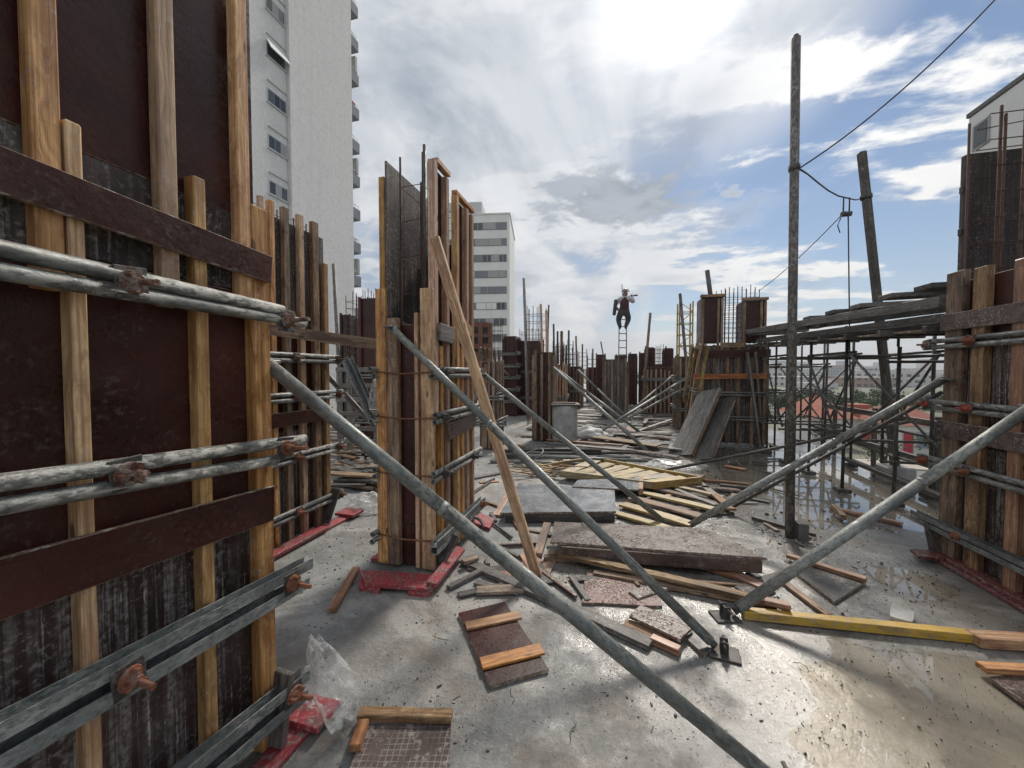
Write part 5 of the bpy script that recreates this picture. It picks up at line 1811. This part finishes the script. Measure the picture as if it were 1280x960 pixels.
def person():
    fz = FT.z
    bx_, by_ = FT.x, FT.y - 0.06
    V3 = lambda x, y, z: (bx_ + x, by_ + y, fz + z)
    J = {}
    verts, edges, rad, reg = [], [], [], []

    def add(nm, p, r_, par=None, m_=0):
        J[nm] = len(verts)
        verts.append(V3(*p))
        rad.append(r_)
        reg.append(m_)
        if par is not None:
            edges.append((J[par], J[nm]))
    # 0 trousers 1 vest 2 shirt 3 skin
    add('pelvis', (0.03, -0.06, 0.66), 0.155, None, 0)
    add('waist', (0.04, -0.10, 0.80), 0.140, 'pelvis', 1)
    add('chest', (0.05, -0.07, 1.00), 0.175, 'waist', 1)
    add('collar', (0.06, -0.02, 1.15), 0.115, 'chest', 1)
    add('neck', (0.07, 0.0, 1.23), 0.062, 'collar', 3)
    add('head0', (0.08, 0.02, 1.30), 0.088, 'neck', 3)
    add('head1', (0.085, 0.03, 1.39), 0.09, 'head0', 3)
    for s, nm in ((-1, 'l'), (1, 'r')):
        add('hip' + nm, (0.03 + s * 0.11, -0.05, 0.60), 0.125, 'pelvis', 0)
        add('kn' + nm, (0.02 + s * 0.19, 0.10, 0.36), 0.092, 'hip' + nm, 0)
        add('an' + nm, (0.0 + s * 0.11, 0.06, 0.10), 0.066, 'kn' + nm, 0)
        add('heel' + nm, (0.0 + s * 0.11, 0.04, 0.04), 0.046, 'an' + nm, 4)
        add('toe' + nm, (0.0 + s * 0.12, 0.20, 0.03), 0.040, 'heel' + nm, 4)
        add('sh' + nm, (0.06 + s * 0.21, -0.03, 1.10), 0.088, 'collar', 2)
    add('ell', (-0.32, -0.02, 0.86), 0.068, 'shl', 2)
    add('wrl', (-0.17, 0.16, 0.74), 0.045, 'ell', 2)
    add('hal', (-0.13, 0.20, 0.74), 0.04, 'wrl', 3)
    add('elr', (0.39, 0.02, 0.98), 0.068, 'shr', 2)
    add('wrr', (0.34, 0.16, 1.20), 0.045, 'elr', 2)
    add('har', (0.33, 0.19, 1.26), 0.04, 'wrr', 3)
    me = bpy.data.meshes.new('person_skin')
    me.from_pydata(verts, edges, [])
    ob_ = bpy.data.objects.new('person_skin', me)
    COL.objects.link(ob_)
    md = ob_.modifiers.new('skin', 'SKIN')
    for i, sv in enumerate(me.skin_vertices[0].data):
        sv.radius = (rad[i] * 1.15, rad[i] * (0.8 if i in (1, 2, 3) else 1.15))
        sv.use_root = (i == 0)
    md.use_smooth_shade = True
    ss = ob_.modifiers.new('sub', 'SUBSURF')
    ss.levels = ss.render_levels = 2
    dg = bpy.context.evaluated_depsgraph_get()
    me2 = bpy.data.meshes.new_from_object(ob_.evaluated_get(dg))
    bpy.data.objects.remove(ob_)
    me2.materials.clear()
    for mm in ('trouser_dark', 'vest_maroon', 'shirt_white', 'skin', 'wire'):
        me2.materials.append(MATS[mm])
    segs = [(Vector(verts[a]), Vector(verts[b_]), reg[b_] if reg[b_] != 3 or reg[a] == 3 else reg[b_]) for a, b_ in edges]
    for p in me2.polygons:
        best, bd = 0, 1e9
        for a, b_, m_ in segs:
            ab = b_ - a
            t0 = max(0, min(1, (p.center - a).dot(ab) / ab.length_squared))
            d = (p.center - (a + ab * t0)).length
            if d < bd:
                bd, best = d, m_
        p.material_index = best
        p.use_smooth = True
    pr = put('person', me2, Matrix.Identity(4))
    tag(pr, 'worker in dark trousers, maroon vest and pale sleeves crouched on top of the ladder', 'person')
    # helmet, hands, belt straps
    bm = bmesh.new()
    hc = Vector(V3(0.085, 0.03, 1.42))
    bmesh.ops.create_uvsphere(bm, u_segments=14, v_segments=8, radius=0.125, matrix=Matrix.Translation(hc) @ Matrix.Diagonal((1, 1.15, 0.9, 1)))
    bmesh.ops.bisect_plane(bm, geom=bm.verts[:] + bm.edges[:] + bm.faces[:], plane_co=hc, plane_no=(0, 0, 1), clear_inner=True)
    bmesh.ops.create_cone(bm, cap_ends=True, segments=16, radius1=0.15, radius2=0.145, depth=0.012, matrix=Matrix.Translation(hc + Vector((0, 0.02, 0))))
    mh = bpy.data.meshes.new('helmet')
    bm.to_mesh(mh)
    bm.free()
    put('helmet', finish(mh, 'helmet', True), Matrix.Identity(4), pr)
    for hx, nm in (((-0.13, 0.20, 0.74), 'l'), ((0.33, 0.19, 1.26), 'r')):
        for k in range(5):
            a_ = -0.03 + k * 0.015
            b0 = Vector(V3(*hx)) + Vector((a_, 0.02, 0.02))
            tip = b0 + (Vector((-0.05, 0.01, 0.0)) if k == 4 else Vector((a_ * .3, 0.035, 0.045 + 0.006 * (k % 3))))
            path_tube('finger', [b0, b0.lerp(tip, .6) + Vector((0, .008, 0)), tip], 0.009, 'skin', pr, 6)
    tag(beam('tool_bag', V3(-0.33, -.10, .50), V3(-0.26, -.12, 1.10), 0.13, 0.12, 'trouser_dark', None, up=(0, 1, 0), c=0.05), 'dark long bag hanging at the left side of the worker on the ladder', 'bag')
    tl = thing('hand_tool', 'short bar held up to the right by the worker on the ladder', 'tool', V3(.33, .2, 1.25))
    tube('handle', V3(.20, .22, 1.26), V3(.42, .24, 1.28), 0.016, 'wire', tl, 8)
    beam('head', V3(.40, .24, 1.28), V3(.54, .25, 1.285), 0.06, 0.05, 'wire', tl)
    tag(beam('timber_stake', V3(.02, .2, .9), V3(-.05, .22, 1.72), 0.025, 0.10, 'wood_dark', None, up=(0, 1, 0)), 'narrow upright board rising behind the worker on the ladder', 'board')


person()

# ------------------------------------------------------------------ boards, panels and litter on the deck
def one(o_, label, cat, group=None):
    return tag(o_, label, cat, group)


def root(name, label, cat, a_, group=None):
    return thing(name, label, cat, g(*a_), group)


# panel with two battens, centre foreground
r0 = root('plywood_sheet', 'brown plywood panel with two orange battens lying in the foreground', 'plywood', (630, 800))
sheet('face', ((573, 766), (631, 752), (686, 836), (612, 857)), 0.004, 0.018, 'ply_brown', r0)
lying('batten', (582, 783), (650, 769), 0.075, 0.014, 0.022, 'wood_orange', r0)
lying('batten', (601, 830), (678, 811), 0.08, 0.014, 0.022, 'wood_orange', r0)
# panel at the bottom edge
r0 = root('plywood_sheet', 'mesh-printed plywood panel with two battens cut by the bottom edge', 'plywood', (500, 940))
sheet('face', ((456, 904), (564, 904), (560, 1010), (420, 1010)), 0.003, 0.016, 'ply_grid', r0)
lying('batten', (449, 892), (565, 895), 0.05, 0.03, 0.020, 'wood_aged', r0)
lying('batten', (455, 902), (443, 936), 0.045, 0.03, 0.020, 'wood_orange', r0)
# loose timber on the left
one(lying('timber_offcut', (415, 763), (445, 711), 0.055, 0.035, 0.002, 'wood_orange'), 'short orange timber lying left of the red boards', 'timber')
# hollow box panel, the biggest piece
r0 = root('box_shutter', 'long wet brown box panel lying across the middle of the deck', 'formwork', (820, 700))
sheet('top_sheet', ((688, 677), (957, 697), (882, 660), (693, 652)), 0.138, 0.018, 'ply_worn', r0)
lying('side_board', (702, 690), (952, 708), 0.03, 0.094, 0.043, 'ply_worn', r0)
lying('side_board', (700, 664), (880, 672), 0.03, 0.094, 0.043, 'wood_aged', r0)
lying('cross_batten', (705, 688), (705, 666), 0.05, 0.085, 0.046, 'wood_aged', r0)
lying('cross_batten', (940, 706), (880, 674), 0.05, 0.085, 0.046, 'wood_aged', r0)
for k, (a_, b_) in enumerate((((672, 694), (684, 655)), ((680, 697), (720, 699)), ((860, 704), (900, 708)))):
    one(lying('packing_piece', a_, b_, 0.07, 0.035, 0.004, 'wood_aged'), ('weathered board sticking out left of the long box panel', 'packing block under the left end of the long box panel', 'packing block under the right half of the long box panel')[k], 'timber')
# grey panels behind it
r0 = root('plywood_sheet', 'bluish grey plywood panel on a timber rim behind the long box panel', 'plywood', (700, 640))
sheet('face', ((625, 641), (770, 639), (768, 611), (648, 604)), 0.085, 0.02, 'ply_grey', r0)
lying('rim', (632, 648), (768, 647), 0.03, 0.075, 0.006, 'wood_dark', r0)
lying('rim', (655, 622), (765, 626), 0.03, 0.07, 0.006, 'wood_dark', r0)
one(lying('timber_offcut', (622, 645), (637, 618), 0.10, 0.025, 0.002, 'wood_fresh'), 'pale board peeking out left of the bluish grey panel', 'timber')
r0 = root('plywood_sheet', 'smaller grey panel with a pale timber end behind the bluish one', 'plywood', (760, 610))
sheet('face', ((715, 608), (798, 612), (800, 597), (722, 600)), 0.10, 0.02, 'ply_grey', r0)
lying('end_batten', (801, 615), (802, 600), 0.05, 0.08, 0.045, 'wood_fresh', r0)
# yellow panel lying askew
r0 = root('shutter_tray', 'yellow-edged shutter panel tilted on the heap behind the grey panels', 'formwork', (790, 592))
sheet('face', ((705, 590), (745, 574), (876, 598), (822, 605)), 0.07, 0.02, 'wood_yellow', r0)
for a_, b_ in (((745, 575), (877, 600)), ((690, 582), (745, 574)), ((815, 607), (877, 600)), ((700, 592), (818, 607))):
    lying('edge_board', a_, b_, 0.03, 0.09, 0.05, 'wood_yellow', r0)
for k in range(7):
    lying('slat', (708 + k * 16, 590 + k * 2.1), (745 + k * 18.5, 575.5 + k * 3.6), 0.175, 0.014, 0.105, 'wood_yellow', r0)
# fan of yellow planks
rnd0 = random.Random(8)
fan = (((772, 642), (852, 662), 'wood_yellow', 0.10), ((778, 630), (872, 655), 'wood_yellow', 0.14), ((788, 622), (885, 648), 'wood_aged', 0.14), ((800, 615), (893, 641), 'wood_yellow', 0.12),
       ((820, 611), (900, 632), 'wood_aged', 0.09), ((835, 606), (905, 622), 'wood_yellow', 0.08))
for k, (a_, b_, mt, wd) in enumerate(fan):
    b_ = (b_[0] + rnd0.uniform(-9, 9), b_[1] + rnd0.uniform(-3, 3))
    one(lying('plank', a_, b_, wd, 0.025, 0.012 + 0.013 * (k % 3), mt, z2=0.02 + .01 * (k % 2), bow=0.006), ('nearest', 'second nearest', 'third', 'fourth', 'second farthest', 'farthest')[k] + ' yellowish plank in the fanned row beside the crossing prop feet', 'plank', 'fan of yellowish planks')
# long grey plank under the nearest prop
one(lying('plank', (580, 701), (814, 806), 0.085, 0.028, 0.004, 'wood_grey', bow=0.004), 'long grey plank passing under the nearest prop', 'plank')
one(lying('timber_offcut', (578, 703), (597, 697), 0.05, 0.03, 0.034, 'wood_aged'), 'small block on the upper end of the long grey plank', 'timber')
# reddish wet plywood
one(sheet('plywood_offcut', ((735, 714), (816, 722), (828, 757), (727, 753)), 0.003, 0.014, 'ply_red', jag=0.012), 'reddish wet plywood sheet flat on the deck below the long box panel', 'plywood')
# long thin boards across
one(lying('plank', (698, 692), (987, 759), 0.07, 0.03, 0.045, 'wood_aged', z2=0.03, bow=0.008), 'long brown board slanting below the long box panel to the yellow timber', 'plank')
one(lying('plank', (742, 716), (970, 757), 0.06, 0.028, 0.004, 'wood_aged', bow=0.004), 'second brown board half under the long slanting one', 'plank')
one(lying('timber_offcut', (955, 751), (988, 758), 0.05, 0.03, 0.062, 'wood_orange'), 'small orange block on the end of the long slanting board', 'timber')
one(lying('timber_offcut', (700, 690), (724, 690), 0.05, 0.03, 0.062, 'wood_yellow'), 'small yellow chip of timber at the left end of the slanting board', 'timber')
# offcuts by the prop shoe
one(sheet('plywood_offcut', ((801, 756), (866, 783), (850, 799), (786, 769)), 0.032, 0.018, 'ply_worn'), 'brown plywood offcut on top of the small stack by the prop shoe', 'plywood')
one(sheet('plywood_offcut', ((784, 773), (838, 797), (830, 806), (778, 781)), 0.004, 0.018, 'wood_aged'), 'narrow board under the small plywood stack by the prop shoe', 'board')
one(lying('timber_offcut', (814, 798), (850, 814), 0.05, 0.035, 0.003, 'wood_orange'), 'orange wood block in front of the small plywood stack', 'timber')
one(sheet('plywood_offcut', ((874, 785), (895, 806), (880, 818), (856, 796)), 0.003, 0.018, 'ply_black'), 'dark plywood offcut just left of the prop shoe', 'plywood')
# yellow timber on the right
yt = thing('painted_timber', 'long yellow painted timber lying right of the prop shoes', 'timber', g(1075, 785))
lying('shaft', (928, 766), (1222, 796), 0.06, 0.05, 0.004, 'paint_yellow', yt)
one(lying('timber_offcut', (1216, 798), (1345, 806), 0.085, 0.055, 0.004, 'wood_fresh'), 'pale thick timber meeting the right end of the yellow timber', 'timber')
# panel with one batten right of the shoe
r0 = root('plywood_sheet', 'dark plywood panel with one orange batten behind the yellow timber', 'plywood', (1040, 725))
sheet('face', ((995, 716), (1043, 752), (1083, 727), (1030, 702)), 0.003, 0.018, 'ply_black', r0)
lying('batten', (984, 694), (1083, 725), 0.055, 0.028, 0.0215, 'wood_orange', r0)
one(lying('stick', (979, 727), (1036, 770), 0.05, 0.022, 0.003, 'wood_aged'), 'brown stick pointing at the yellow timber from behind', 'stick')
# lower right corner
r0 = root('plywood_sheet', 'plywood piece with an orange batten cut by the right edge', 'plywood', (1275, 850))
sheet('face', ((1236, 846), (1290, 885), (1340, 870), (1310, 838)), 0.003, 0.018, 'ply_worn', r0)
lying('batten', (1226, 834), (1330, 840), 0.055, 0.03, 0.0215, 'wood_orange', r0)
# pieces in the shallow water
r0 = root('timber_corner', 'orange timber corner piece lying in the water by the leaning post', 'timber', (1080, 645))
lying('board', (1037, 634), (1128, 655), 0.06, 0.03, 0.002, 'wood_orange', r0)
lying('board', (1042, 633), (1055, 647), 0.05, 0.05, 0.033, 'wood_aged', r0)
one(sheet('concrete_lump', ((1116, 753), (1143, 764), (1140, 777), (1113, 770)), 0.0, 0.05, 'cement', jag=0.006), 'grey concrete lump behind the yellow timber', 'rubble')
one(lying('steel_offcut', (940, 647), (986, 660), 0.03, 0.03, 0.003, 'steel_dark'), 'short dark bar lying left of the tall pole', 'bar')
one(lying('timber_offcut', (1158, 664), (1178, 671), 0.05, 0.02, 0.002, 'wood_dark'), 'dark sliver of wood beside the right form', 'timber')
one(lying('timber_offcut', (940, 577), (958, 579), 0.10, 0.06, 0.002, 'wood_dark'), 'dark block lying in front of the wide form', 'timber')
# red bits right of the column form
one(sheet('painted_board', ((590, 652), (612, 660), (618, 648), (600, 641)), 0.004, 0.03, 'paint_red'), 'small red board lying beyond the foot of the column form', 'board')
one(path_tube('steel_ring', [g(592, 658, .06) + Vector((.09 * math.cos(q), .03 * math.sin(q), .07 * math.sin(q))) for q in [k * .45 for k in range(14)]], 0.012, 'steel_pipe', None, 8, True), 'bent grey ring beside the small red board', 'ring')
one(path_tube('wire_loop', [g(662, 578, .03) + Vector((.22 * math.cos(q), .16 * math.sin(q) + .05 * math.sin(2 * q), .10 + .10 * math.sin(q + 1))) for q in [k * .4 for k in range(16)]], 0.012, 'steel_pipe', None, 6, True), 'loop of grey bar standing up behind the bluish panel', 'wire')
one(lying('steel_bar', (575, 622), (640, 672), 0.02, 0.02, 0.01, 'steel_dark'), 'dark bar lying from the column form towards the timber brace', 'bar')
one(lying('timber_offcut', (560, 735), (605, 712), 0.045, 0.03, 0.003, 'wood_grey'), 'grey stick beside the red boards of the column form', 'timber')

# bundle of dark tubes
rnd = random.Random(5)
for k in range(11):
    x0_, y0_ = 618 + rnd.uniform(-6, 30), 562 + k * 1.7 + rnd.uniform(-3, 3)
    one(tube('steel_tube', g(x0_, y0_, .03) + Vector((0, 0, .05 * (k % 3))), g(x0_ + rnd.uniform(110, 165), y0_ + rnd.uniform(-4, 9), .03) + Vector((0, 0, .05 * (k % 3))), 0.026, rnd.choice(('steel_dark', 'steel_prop', 'steel_channel')), None, 8),
        'dark greenish tube in the loose bundle in front of the grey drum', 'tube', 'bundle of tubes by the drum')
# wooden laths heap left of yellow panel
for k in range(16):
    c = g(rnd.uniform(665, 725), rnd.uniform(582, 600))
    a_ = rnd.uniform(-.5, .7)
    L = rnd.uniform(.35, .9)
    d = Vector((math.cos(a_), math.sin(a_), rnd.uniform(-.04, .06))) * L / 2
    c.z = 0.03 + k * 0.006
    one(beam('lath', c - d, c + d, 0.035, 0.015, rnd.choice(('wood_orange', 'wood_aged', 'wood_yellow')), None), 'thin brown lath in the pile left of the yellow-edged panel', 'lath', 'pile of laths')

# the trodden heap of boards far down the middle
for k in range(95):
    px_, py_ = rnd.uniform(695, 862), 508 + 56 * rnd.random() ** 1.2
    c = g(px_, py_)
    a_ = rnd.choice((rnd.gauss(0.0, .25), rnd.gauss(0.05, .2), rnd.gauss(1.3, .5)))
    L = rnd.uniform(.5, 2.6)
    c.z = rnd.uniform(0.015, 0.10)
    d = Vector((math.cos(a_), math.sin(a_), rnd.uniform(-.03, .03))) * L / 2
    wd = rnd.choice((.07, .1, .15, .30))
    mt_ = rnd.choice(('wood_grey', 'wood_aged', 'wood_grey', 'ply_grey', 'ply_worn', 'wood_dark'))
    one(beam('board', c - d, c + d, wd, 0.025, mt_, None, bow=0.0), '%s %s %s board in the trodden heap, %s' % ('long' if L > 1.5 else 'short', 'broad' if wd > .12 else 'narrow', {'wood_grey': 'grey', 'wood_aged': 'brown', 'ply_grey': 'pale grey', 'ply_worn': 'dull brown', 'wood_dark': 'dark'}[mt_], 'beside the drum' if px_ < 740 else 'in the middle gap' if px_ < 800 else 'before the leaning timbers'), 'board', 'boards strewn down the middle')
# litter between the second form and the column form
for k in range(46):
    px_, py_ = rnd.uniform(418, 474), rnd.uniform(535, 618)
    c = g(px_, py_)
    a_ = rnd.gauss(-.1, .35)
    L = rnd.uniform(.4, 1.3)
    c.z = rnd.uniform(0.02, 0.16)
    d = Vector((math.cos(a_), math.sin(a_), rnd.uniform(-.04, .04))) * L / 2
    mt_ = rnd.choice(('wood_grey', 'wood_aged', 'wood_aged', 'wood_dark'))
    one(beam('board', c - d, c + d, rnd.choice((.06, .1, .14)), 0.028, mt_, None), '%s %s old board in the stack behind the second form, %s' % ('long' if L > .85 else 'short', {'wood_grey': 'grey', 'wood_aged': 'brown', 'wood_dark': 'dark'}[mt_], 'front part' if py_ > 590 else 'middle part' if py_ > 562 else 'back part'), 'board', 'boards stacked behind the second form')
# rough shelves of timber behind that stack
sh = thing('timber_rack', 'rough timber rack behind the stack of old boards', 'rack', g(445, 560))
Yr = 5.6
for x in (424, 436, 470, 482):
    p = wy(x, 465, Yr)
    post('upright', p.x, Yr, 0, 1.55, .07, .07, 'wood_grey', sh)
for yy in (462, 482, 500, 517, 536, 552):
    p1, p2 = wy(420, yy, Yr - .05), wy(486, yy, Yr - .05)
    beam('rail', p1, p2, 0.03, 0.075, 'wood_grey', sh)
# small boards near the planks fan
for k, (a_, b_, mt) in enumerate((((860, 598), (935, 605), 'wood_aged'), ((855, 607), (925, 613), 'ply_worn'), ((842, 590), (880, 596), 'wood_dark'), ((880, 612), (945, 617), 'wood_grey'), ((870, 600), (905, 628), 'wood_grey'), ((893, 618), (915, 637), 'wood_aged'), ((900, 606), (960, 612), 'wood_dark'), ((845, 612), (895, 632), 'wood_grey'))):
    one(lying('board', a_, b_, rnd.choice((.06, .09, .12)), 0.025, 0.004 + 0.024 * (k % 3), mt), ('brown board nearest the yellow panel in the scatter to its right', 'dull plywood strip in the scatter right of the yellow panel', 'dark board under the right tip of the yellow panel', 'grey board on the right side of the scatter by the prop foot', 'grey board lying crosswise in the scatter by the prop foot', 'brown board closest to the prop in the scatter', 'dark thin board at the far right of the scatter', 'grey board beside the farthest yellowish plank')[k], 'board', 'scatter right of the yellow panel')
for k, (a_, b_) in enumerate((((930, 622), (962, 628)), ((912, 580), (935, 577)), ((1000, 664), (1020, 668)), ((955, 590), (985, 596)))):
    one(lying('stick', a_, b_, .04, .02, .002, 'wood_dark'), 'dark stick lying in the wet around the tall pole', 'stick', 'sticks round the tall pole')

# grey drum with a square lid
dr = thing('drum', 'grey cement-coated drum with a square board as lid', 'drum', g(706, 553))
pc = g(706, 553)
bm = bmesh.new()
prof = [(0.0, 0.0), (0.235, 0.0), (0.25, 0.02), (0.262, 0.1), (0.268, 0.4), (0.266, 0.7), (0.258, 0.78), (0.245, 0.80), (0.0, 0.80)]
n = 28
rows = []
for r_, z in prof:
    rows.append([bm.verts.new(((r_ + 0.003 * math.sin(k * 3 + z * 9)) * math.cos(2 * math.pi * k / n), (r_ + .003 * math.cos(k * 2)) * math.sin(2 * math.pi * k / n), z)) for k in range(n)])
for i in range(len(prof) - 1):
    for k in range(n):
        bm.faces.new((rows[i][k], rows[i][(k + 1) % n], rows[i + 1][(k + 1) % n], rows[i + 1][k]))
bmesh.ops.remove_doubles(bm, verts=bm.verts[:], dist=0.0005)
me = bpy.data.meshes.new('drum_body')
bm.to_mesh(me)
bm.free()
put('drum_body', finish(me, 'cement', True), Matrix.Translation((pc.x, pc.y, 0)), dr)
put('lid', box_mesh(0.60, 0.50, 0.03, 'wood_grey', 0.004), Matrix.Translation((pc.x, pc.y, 0.818)) @ Matrix.Rotation(0.2, 4, 'Z'), dr)
put('lid_board', box_mesh(0.50, 0.12, 0.025, 'wood_grey', 0.004), Matrix.Translation((pc.x - .02, pc.y - .05, 0.848)) @ Matrix.Rotation(0.1, 4, 'Z'), dr)


def crumple(name, label, cat, loc, size, mat, seed, fold=0.35, res=26, power=0.5, lean=0.0):
    """a slumped bag: a closed skin with folds"""
    bm = bmesh.new()
    bmesh.ops.create_icosphere(bm, subdivisions=4, radius=1.0)
    for v_ in bm.verts:
        d = v_.co.normalized()
        k = 1 + fold * mnoise.noise(d * 1.7 + Vector((seed, 0, 0))) + fold * .6 * abs(mnoise.noise(d * 4.3 + Vector((0, seed, 0)))) + fold * .3 * abs(mnoise.noise(d * 9.0 + Vector((0, seed, 3))))
        p = d * k
        z = p.z
        if z > 0:
            s = max(0.10, 1 - power * z)
            p.x *= s
            p.y *= s
        v_.co = Vector((p.x * size[0] + lean * max(0.0, (p.z + 0.75)) * size[2], p.y * size[1], max(0.0, (p.z + 0.75)) * size[2]))
    me_ = bpy.data.meshes.new(name)
    bm.to_mesh(me_)
    bm.free()
    finish(me_, mat, True)
    return tag(put(name, me_, Matrix.Translation(loc)), label, cat)


crumple('plastic_bag', 'clear plastic bag slumped against the foot of the nearest form', 'bag', (XA + .17, yA1 + .17, 0.03), (0.105, 0.085, 0.17), 'polythene', 2.3, 0.55, power=0.62, lean=-0.42)
crumple('plastic_wrap', 'crumpled clear plastic lying by the red board behind the column form', 'plastic', g(458, 637), (0.20, 0.16, 0.09), 'polythene', 6.1, 0.6, power=0.2)
crumple('cement_sack', 'white sack lying to the right of the grey drum', 'sack', g(736, 549), (0.34, 0.22, 0.15), 'sack', 4.4, 0.4, power=0.2)
crumple('plastic_wrap', 'pale plastic heap at the foot of the leaning panels', 'plastic', g(842, 585), (0.40, 0.20, 0.07), 'polythene', 9.4, 0.5, power=0.2)
crumple('plastic_bag', 'small white bag hanging beside the column form', 'bag', dp(468, 512, 3.9), (0.05, 0.05, 0.16), 'polythene', 3.4, 0.4, power=0.6)

# broken offcuts trodden into the middle ground
for k in range(120):
    px_, py_ = rnd.uniform(600, 975), rnd.uniform(552, 742)
    if 690 < px_ < 960 and 648 < py_ < 712 or 620 < px_ < 805 and 595 < py_ < 650:
        continue
    c = g(px_, py_)
    a_ = rnd.uniform(0, 3.14)
    L = rnd.uniform(.08, .55)
    wd = rnd.choice((.025, .04, .06, .09))
    th = rnd.choice((.012, .018, .025))
    mt_ = rnd.choice(('wood_grey', 'wood_aged', 'wood_dark', 'wood_dark', 'ply_worn', 'wood_orange'))
    c.z = th / 2 + rnd.uniform(0.002, .008)
    d = Vector((math.cos(a_), math.sin(a_), 0)) * L / 2
    one(beam('offcut', c - d, c + d, wd, th, mt_, None), '%s %s wood scrap trodden into the wet, %s' % ('longish' if L > .25 else 'tiny', {'wood_grey': 'grey', 'wood_aged': 'brown', 'wood_dark': 'blackish', 'ply_worn': 'dull red-brown', 'wood_orange': 'orange'}[mt_], 'left of the bluish panel' if px_ < 700 else 'between the box panel and the drum' if py_ < 650 and px_ < 830 else 'near the tall pole' if px_ > 830 else 'below the long box panel'), 'scrap', 'wood scraps in the wet')

# grit, chips and twigs: nobody could count them
V, Fc = [], []
rr = random.Random(21)
dens = [((-1.2, 0.5), (1.3, 4.5), 2600, .0034), ((-0.5, 2.3), (2.6, 4.6), 1200, .005), ((-3.5, 3.5), (4.5, 9.0), 900, .011), ((1.3, 1.75), (3.8, 4.3), 160, .010), ((-1.2, 2.4), (1.3, 2.6), 1500, .0026), ((-2.6, -1.75), (2.0, 5), 300, .007), ((-0.7, 0.6), (2.7, 3.6), 500, .005)]
for (xr_, yr_, cnt, s0) in dens:
    for _ in range(cnt):
        x, y = rr.uniform(*xr_), rr.uniform(*yr_)
        s = s0 * min(3.0, .45 * math.exp(rr.gauss(0, .6)) + .25)
        o_ = len(V)
        L = rr.choice((1, 1, 1, 1.3, 1.6, 1, 1.2, 5 if rr.random() < .35 else 1))
        a_ = rr.uniform(0, 6.28)
        ca, sa = math.cos(a_), math.sin(a_)
        h_ = s * rr.uniform(.5, 1.1) if L < 3 else s * .5
        q = [(-s * L, -s * .5), (s * L * rr.uniform(.7, 1), -s * rr.uniform(.3, .8)), (s * L, s * .6), (-s * L * rr.uniform(.6, 1), s * .5)]
        for (u, v_) in q:
            V.append((x + u * ca - v_ * sa, y + u * sa + v_ * ca, -.004))
        for (u, v_) in q:
            V.append((x + .7 * (u * ca - v_ * sa), y + .7 * (u * sa + v_ * ca), h_))
        Fc += [(o_ + 4, o_ + 5, o_ + 6, o_ + 7)] + [(o_ + k, o_ + (k + 1) % 4, o_ + 4 + (k + 1) % 4, o_ + 4 + k) for k in range(4)]
me = bpy.data.meshes.new('grit')
me.from_pydata(V, [], Fc)
finish(me, 'cement_dark')
for mm in ('wood_aged', 'wood_dark', 'cement'):
    me.materials.append(MATS[mm])
for i, p in enumerate(me.polygons):
    p.material_index = (0, 1, 2, 2, 0, 3, 2)[(i // 5) % 7]
tag(put('grit', me, Matrix.Identity(4)), 'wood chips, grit and nails strewn over the deck', 'debris', kind='stuff')

for k, (px_, py_) in enumerate(((640, 880), (720, 905), (560, 800), (1010, 840), (660, 600), (480, 690), (900, 700), (1150, 720))):
    c = g(px_, py_, .006)
    a0 = rnd.uniform(0, 6.28)
    pts = [c]
    for q in range(9):
        a0 += rnd.gauss(0, .55)
        pts.append(pts[-1] + Vector((math.cos(a0), math.sin(a0), 0)) * rnd.uniform(.006, .016) + Vector((0, 0, rnd.uniform(-.002, .003))))
    one(path_tube('tie_wire', pts, 0.0016, 'wire', None, 5), ('twist of black tie wire %s' % ('below the two-batten panel', 'near the middle of the bottom edge', 'left of the two-batten panel', 'in the near puddle', 'behind the timber brace', 'left of the column form', 'beside the long box panel', 'before the right form')[k]), 'wire', 'scraps of tie wire')

# ------------------------------------------------------------------ the air
m = bpy.data.materials.new('haze')
m.use_nodes = True
m.node_tree.nodes.clear()
nt = NT(m.node_tree)
out = nt.new('ShaderNodeOutputMaterial')
pv = nt.new('ShaderNodeVolumePrincipled')
pv.inputs['Color'].default_value = (0.86, 0.90, 0.95, 1)
pv.inputs['Density'].default_value = 0.00045
pv.inputs['Anisotropy'].default_value = 0.3
nt.l.new(pv.outputs[0], out.inputs['Volume'])
MATS['haze'] = m
x0, x1, y0, y1, z0, z1 = -9100, 9100, -400, 9100, GROUND_Z - 2, 260
me = bpy.data.meshes.new('haze')
me.from_pydata([(x0, y0, z0), (x1, y0, z0), (x1, y1, z0), (x0, y1, z0), (x0, y0, z1), (x1, y0, z1), (x1, y1, z1), (x0, y1, z1)], [], [(3, 2, 1, 0), (4, 5, 6, 7), (0, 1, 5, 4), (1, 2, 6, 5), (2, 3, 7, 6), (3, 0, 4, 7)])
finish(me, 'haze')
tag(put('haze', me, Matrix.Identity(4)), 'pale air over the city', kind='stuff')
